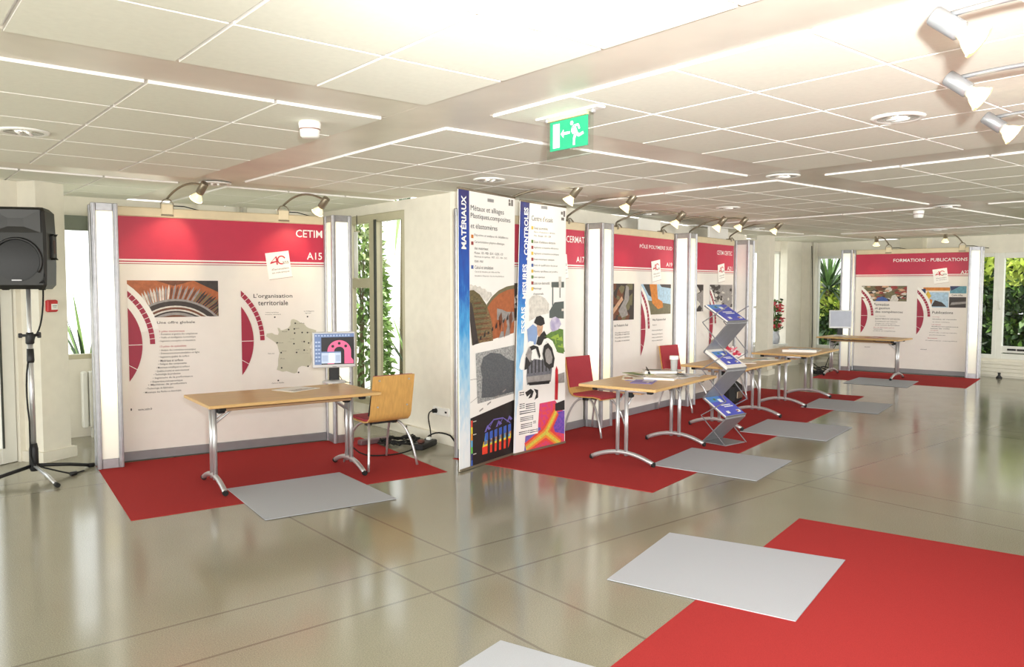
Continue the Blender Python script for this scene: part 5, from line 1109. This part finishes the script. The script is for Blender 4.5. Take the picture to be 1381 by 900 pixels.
# ================================================================== wall sockets, power strip, cables
t = thing('wall_socket', 'white double wall socket low on the wall beside the tall banner', 'socket', (4.799, 6.93, .33), R_(-90))
b = MB(); b.bbox((0, -.008, 0), (.30, .018, .085), .004); b.build('cover_plate', PLAST, t)
b = MB(); b.tube([(-.09, -.018, 0), (-.09, -.0165, 0)], .026, 16); b.box((.09, -.0178, 0), (.035, .003, .02)); b.build('socket_hole', BLACKS, t)
b = MB(); b.tube([(4.78, 7.02, .33), (4.74, 7.02, .33)], .022, 10); b.tube(bez((4.74, 7.02, .33), (4.66, 7.02, .34), (4.68, 7.0, .2), 8) + bez((4.68, 7.0, .2), (4.70, 6.98, .06), (4.62, 6.9, .045), 6), .007, 6); tag(b.build('power_cable', BLACKS), 'black plug and cable hanging from the wall socket', 'cable')
t = thing('power_strip', 'black multi-way power strip on the floor by the carpet corner', 'power strip', (4.50, 6.82, .001), R_(30))
b = MB(); b.bbox((0, 0, .03), (.34, .13, .058), .008); b.build('case', BLACK, t)
b = MB(); b.bbox((.10, 0, .072), (.05, .05, .03), .006); b.build('white_plug', PLAST, t)
b = MB(); b.bbox((-.08, .0, .075), (.06, .06, .035), .008); b.build('brown_plug', mat('brown_plug', (96, 56, 46), .5), t)
q = random.Random(9); pts = []
for i in range(90):
    a = i * .42; r = .10 + .10 * q.random(); pts.append((4.40 + 1.35 * r * math.cos(a), 7.12 + r * math.sin(a) * 1.0, .02 + .05 * q.random()))
b = MB(); b.tube(pts, .008, 5); tag(b.build('coiled_cable', BLACKS), 'tangle of black cable coiled on the floor behind the wooden backed chair', 'cable')
b = MB(); b.tube(bez((4.38, 6.80, .02), (4.1, 6.55, .012), (3.85, 6.75, .012), 8) + bez((3.85, 6.75, .012), (3.62, 6.95, .012), (3.68, 6.98, .5), 8) + [(3.66, 6.9, .66)], .007, 6); tag(b.build('power_cable', BLACKS), 'black cable looping over the red carpet to the A15 table', 'cable')
b = MB(); b.tube(bez((4.55, 6.9, .05), (4.7, 6.95, .16), (4.74, 6.7, .11), 8) + bez((4.74, 6.7, .11), (4.72, 6.5, .02), (4.60, 6.36, .014), 8), .009, 6); b.tube([(4.66, 6.47, .02), (4.60, 6.36, .02)], .02, 8); tag(b.build('power_cable', BLACKS), 'black cable with a connector running behind the tall banner', 'cable')
b = MB(); b.bbox((4.20, 7.32, .03), (.36, .08, .05), .006, M=None); tag(b.build('power_strip', mat('grey_mauve_plastic', (110, 84, 88), .5)), 'long dull mauve power strip among the cables behind the chair', 'power strip')
b = MB()
for k in range(3): b.tube(bez((13.95 + .1 * k, 7.75, .01), (14.1 + .2 * k, 8.15, .22), (14.55 + .2 * k, 7.95, .01), 8), .011, 6)
b.tube(bez((14.5, 7.6, .72), (14.2, 7.75, .3), (14.25, 7.8, .01), 8), .008, 6); b.bbox((14.3, 7.95, .03), (.3, .12, .05), .008)
tag(b.build('coiled_cable', BLACKS), 'dark cable loops on the floor under the far table', 'cable')
b = MB(); b.tube(bez((15.95, 9.08, 2.55), (15.98, 9.02, 1.2), (15.9, 9.0, .05), 12) + [(15.3, 8.5, .01), (14.6, 8.0, .01)], .008, 6); tag(b.build('power_cable', BLACKS), 'thin dark cable dropping down the far corner of the room', 'cable')
b = MB(); b.lathe([(.05, 0), (.05, .02), (.022, .05), (.022, .085), (.03, .10), (.0001, .105)], n=14); tag(b.build('doorstop', BLACK, loc=(16.12, 5.42, 0)), 'small black doorstop on the floor under the far right window', 'doorstop')
t = thing('folder', 'black folder leaning on the seat of the wooden backed chair', 'folder', (3.60, 6.30, CZ), R_(-1.6))
b = MB(); b.bbox((0, 0, 0), (.10, .025, .30), .004, M=Matrix.Translation((.01, -.03, .62)) @ Matrix.Rotation(R_(16), 4, 'X')); b.build('cover', BLACKS, t)
b = MB(); b.bbox((0, 0.016, 0), (.085, .01, .28), .003, M=Matrix.Translation((.01, -.03, .62)) @ Matrix.Rotation(R_(16), 4, 'X')); b.build('pages', GUN, t)
# white tube fixed on the window frame
t = thing('tube_light', 'white vertical tube fixed to the beige window frame beside the A15 stand', 'tube light', (4.735, 8.66, 1.74))
b = MB(); b.tube([(0, 0, 0.02), (0, 0, .58)], .026, 14); b.build('tube', PLAST, t)
b = MB(); b.lathe([(.03, 0), (.03, .025)], n=14); b.box((.02, 0, .012), (.06, .02, .02)); b.box((.02, 0, .585), (.06, .02, .02)); b.build('holder', FRAMEB, t)
b = MB(); b.tube([(.01, -.012, .59), (.01, -.012, .78)], .005, 6); b.build('cord', BLACKS, t)

# ================================================================== planting outside the windows
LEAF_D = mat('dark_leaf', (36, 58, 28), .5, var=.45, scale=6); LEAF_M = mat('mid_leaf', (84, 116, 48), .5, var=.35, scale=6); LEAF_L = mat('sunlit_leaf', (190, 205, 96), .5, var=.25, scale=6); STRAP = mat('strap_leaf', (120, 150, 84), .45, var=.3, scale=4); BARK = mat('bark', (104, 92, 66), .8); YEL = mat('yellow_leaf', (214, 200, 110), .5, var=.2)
def leaf_card(mb, p, d, L, W, mi, q):
    d = d.normalized(); s = d.cross(Vector((q.uniform(-1, 1), q.uniform(-1, 1), q.uniform(-1, 1)))).normalized() * W
    mb.add([p, p + d * L * .45 + s, p + d * L, p + d * L * .45 - s], [(0, 1, 2, 3)], mi)
def bush(name, c, r, h, n, seed, label, ms, leaf=.10, group=None, bare=None):
    q = random.Random(seed); t = thing(name, label, 'shrub', (c[0], c[1], -.12), 0, group); mb = MB()
    for i in range(n):
        a = q.uniform(0, 6.283); z = h * q.random() ** .8; rr = r * (1 - .45 * (z / h) ** 2) * math.sqrt(q.uniform(.25, 1))
        p = Vector((rr * math.cos(a), rr * math.sin(a), z)); d = Vector((math.cos(a) * q.uniform(.2, 1), math.sin(a) * q.uniform(.2, 1), q.uniform(-.8, .7)))
        k = 2 if (z > h * .72 and q.random() < .75) else (1 if q.random() < .4 else 0)  # crown leaves take the lightest material: sunlight put into their colour
        leaf_card(mb, p, d, leaf * q.uniform(.7, 1.5), leaf * .28, k, q)
    mb.build('foliage', ms, t)
    b = MB()
    for k in range(4): b.tube([(q.uniform(-.1, .1), q.uniform(-.1, .1), 0), (q.uniform(-.3, .3) * r, q.uniform(-.3, .3) * r, h * .8)], [.03, .01], 6)
    b.build('stem', BARK, t); return t
def palm(name, c, trunk, n, L, seed, label, m, w=.03, droop=.5, up=.55):
    q = random.Random(seed); t = thing(name, label, 'palm', (c[0], c[1], -.12)); mb = MB()
    for i in range(n):
        a = q.uniform(0, 6.283); e = q.uniform(-.25, 1.35); l = L * q.uniform(.7, 1.1); d = Vector((math.cos(a) * math.cos(e), math.sin(a) * math.cos(e), math.sin(e)))
        s = Vector((-math.sin(a), math.cos(a), 0)); vs = []; k = 6
        for j in range(k + 1):
            u = j / k; p = Vector((0, 0, trunk)) + d * l * u + Vector((0, 0, -droop * l * u * u * math.cos(e))); ww = w * (1 - u) * (.6 + 1.2 * u) + .002
            vs += [p - s * ww, p + s * ww]
        mb.add(vs, [(2 * j, 2 * j + 1, 2 * j + 3, 2 * j + 2) for j in range(k)], i % 2, True)
    mb.build('frond', [m, LEAF_D], t)
    b = MB(); b.tube([(0, 0, 0), (.02, 0, trunk)], [.11, .08], 8); b.build('trunk', BARK, t); return t
PALE = mat('glare_leaf', (176, 190, 140), .5, var=.2)  # overexposed glare put into this paler leaf colour
D3 = [LEAF_D, LEAF_M, LEAF_L]
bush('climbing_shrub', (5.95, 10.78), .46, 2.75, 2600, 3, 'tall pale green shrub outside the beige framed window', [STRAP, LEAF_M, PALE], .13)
palm('palm_plant', (6.75, 10.6), .35, 46, 1.25, 5, 'strap leaved palm low outside the beige framed window', STRAP, .035)
palm('palm_plant', (6.9, 11.0), 2.9, 24, 1.6, 15, 'overhanging palm whose fronds reach down in the top of the beige framed window', STRAP, .05, .9)
palm('palm_plant', (2.28, 11.2), .55, 60, 1.3, 6, 'strap leaved plant outside the window between the column and the A15 stand', STRAP, .03)
palm('palm_plant', (1.25, 10.9), .2, 30, .8, 8, 'low plant outside the glazed door at the left edge', STRAP, .03)
palm('yucca', (18.3, 9.95), 1.75, 70, 1.35, 12, 'spiky yucca standing above the hedge outside the far left window', mat('yucca_leaf', (86, 116, 62), .45, var=.3), .045, .35)
for i, (x, y, r, h, lb) in enumerate(((18.9, 10.9, .75, 2.0, 'dark shrub outside the far left window, left of the yucca'), (18.7, 9.75, .7, 1.65, 'dark shrub at the foot of the yucca'), (19.2, 9.1, .8, 2.3, 'dark shrub outside the far left window, right of the yucca'),
                                     (18.6, 6.95, .8, 2.6, 'tall shrub outside the narrow far window beside the lit column'), (18.8, 5.6, .95, 2.55, 'dark shrub with sunlit crown outside the far right window'), (18.7, 4.2, .9, 2.4, 'dark shrub beyond the right edge outside the far right window'))):
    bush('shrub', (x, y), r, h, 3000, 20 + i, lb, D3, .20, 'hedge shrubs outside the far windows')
hg = MB(); q = random.Random(77)
for i in range(5200):
    p = Vector((20.2 + q.uniform(0, .8), q.uniform(1.5, 13), q.uniform(0, 1.95))); leaf_card(hg, p, Vector((q.uniform(-1, .2), q.uniform(-1, 1), q.uniform(-.5, .8))), .28, .09, 1 if q.random() < .3 else 0, q)
o = hg.build('hedge', [LEAF_D, LEAF_M]); tag(o, 'dark hedge running behind the shrubs outside the far windows', 'hedge', kind='stuff')
# vase of red flowers on the sill of the far left window
t = thing('flower_vase', 'vase of red and pink flowers on the sill beyond the far wall column', 'flowers', (14.82, 9.20, .481))
b = MB(); b.lathe([(.05, 0), (.075, .05), (.085, .14), (.06, .22), (.075, .26)], n=18); b.build('vase', GREYP, t)
f = MB(); q = random.Random(31)
for i in range(60):
    a = q.uniform(0, 6.28); r = .2 * math.sqrt(q.random()); z = .3 + .6 * q.random(); p = Vector((r * math.cos(a), .5 * r * math.sin(a), z)); f.tube([(0, 0, .2), tuple(p * .6 + Vector((0, 0, .1))), tuple(p)], .004, 4, 0)
    for k in range(5): leaf_card(f, p, Vector((q.uniform(-1, 1), q.uniform(-1, 1), q.uniform(-.3, 1))), .07, .025, 1 + i % 3 if i % 5 else 0, q)
o = f.build('flower', [LEAF_M, mat('crimson_petal', (178, 34, 50), .6), mat('pink_petal', (216, 90, 100), .6), LEAF_D], t)

# ================================================================== camera, light
cam = bpy.data.cameras.new('camera'); co = bpy.data.objects.new('camera', cam); COL.objects.link(co)
cam.sensor_fit = 'HORIZONTAL'; cam.sensor_width = 36; cam.lens = 1070.62 / 1381 * 36; cam.clip_start = .05; cam.clip_end = 200
yaw, pitch, roll = R_(50.2434), R_(3.3225), R_(.0747)
F0 = Vector((math.cos(yaw), math.sin(yaw), 0)); R0 = Vector((math.sin(yaw), -math.cos(yaw), 0)); U0 = Vector((0, 0, 1))
F = F0 * math.cos(pitch) - U0 * math.sin(pitch); U = U0 * math.cos(pitch) + F0 * math.sin(pitch)
RR = R0 * math.cos(roll) + U * math.sin(roll); UU = U * math.cos(roll) - R0 * math.sin(roll)
co.matrix_world = Matrix(((RR.x, UU.x, -F.x, 0), (RR.y, UU.y, -F.y, 0), (RR.z, UU.z, -F.z, 1.65), (0, 0, 0, 1)))
scene.camera = co

w = bpy.data.worlds.new('sky'); scene.world = w; w.use_nodes = True
bg = w.node_tree.nodes['Background']; bg.inputs['Color'].default_value = (.99, 1.0, 1.0, 1); bg.inputs['Strength'].default_value = WORLD
def light(name, kind, loc, target, energy, color=(1, 1, 1), **k):
    L = bpy.data.lights.new(name, kind); L.energy = energy; L.color = color
    for a, v in k.items(): setattr(L, a, v)
    o = bpy.data.objects.new(name, L); COL.objects.link(o); o.location = loc
    o.rotation_euler = (Vector(target) - Vector(loc)).to_track_quat('-Z', 'Y').to_euler(); return o
light('sun', 'SUN', (-6, -8, 14), (0, 0, 0), SUN, (1, .96, .86), angle=R_(2))
# flash on the camera, tilted up at the ceiling, plus a little straight ahead
light('bounce_flash', 'SPOT', (.12, -.12, 1.86), (3.1, 1.45, 2.63), FLASH_UP, (.98, 1, .97), spot_size=R_(96), spot_blend=.9, shadow_soft_size=.05)
light('front_flash', 'SPOT', (.12, -.12, 1.86), (5, 4.6, 1.0), FLASH_FWD, (.99, 1, .98), spot_size=R_(120), spot_blend=.6, shadow_soft_size=.04)
# added fill lamps at the open sides, raising the hall's ambient light
light('ambient_fill', 'AREA', (10, -5.6, 1.5), (10, 4, 1.5), FILL, (1, .99, .95), shape='RECTANGLE', size=16, size_y=2.2)
light('ambient_fill', 'AREA', (-4.6, 2.5, 1.4), (4, 4, 1.3), FILL * .5, (1, .99, .95), shape='RECTANGLE', size=9, size_y=2.2)
scene.view_settings.view_transform = 'Standard'; scene.view_settings.look = 'None'; scene.view_settings.exposure = EXPO; scene.view_settings.gamma = 1.0
scene.cycles.max_bounces = 10; scene.cycles.diffuse_bounces = 5; scene.cycles.glossy_bounces = 4; scene.cycles.transparent_max_bounces = 12; scene.cycles.caustics_reflective = False; scene.cycles.caustics_refractive = False; scene.cycles.sample_clamp_indirect = 6
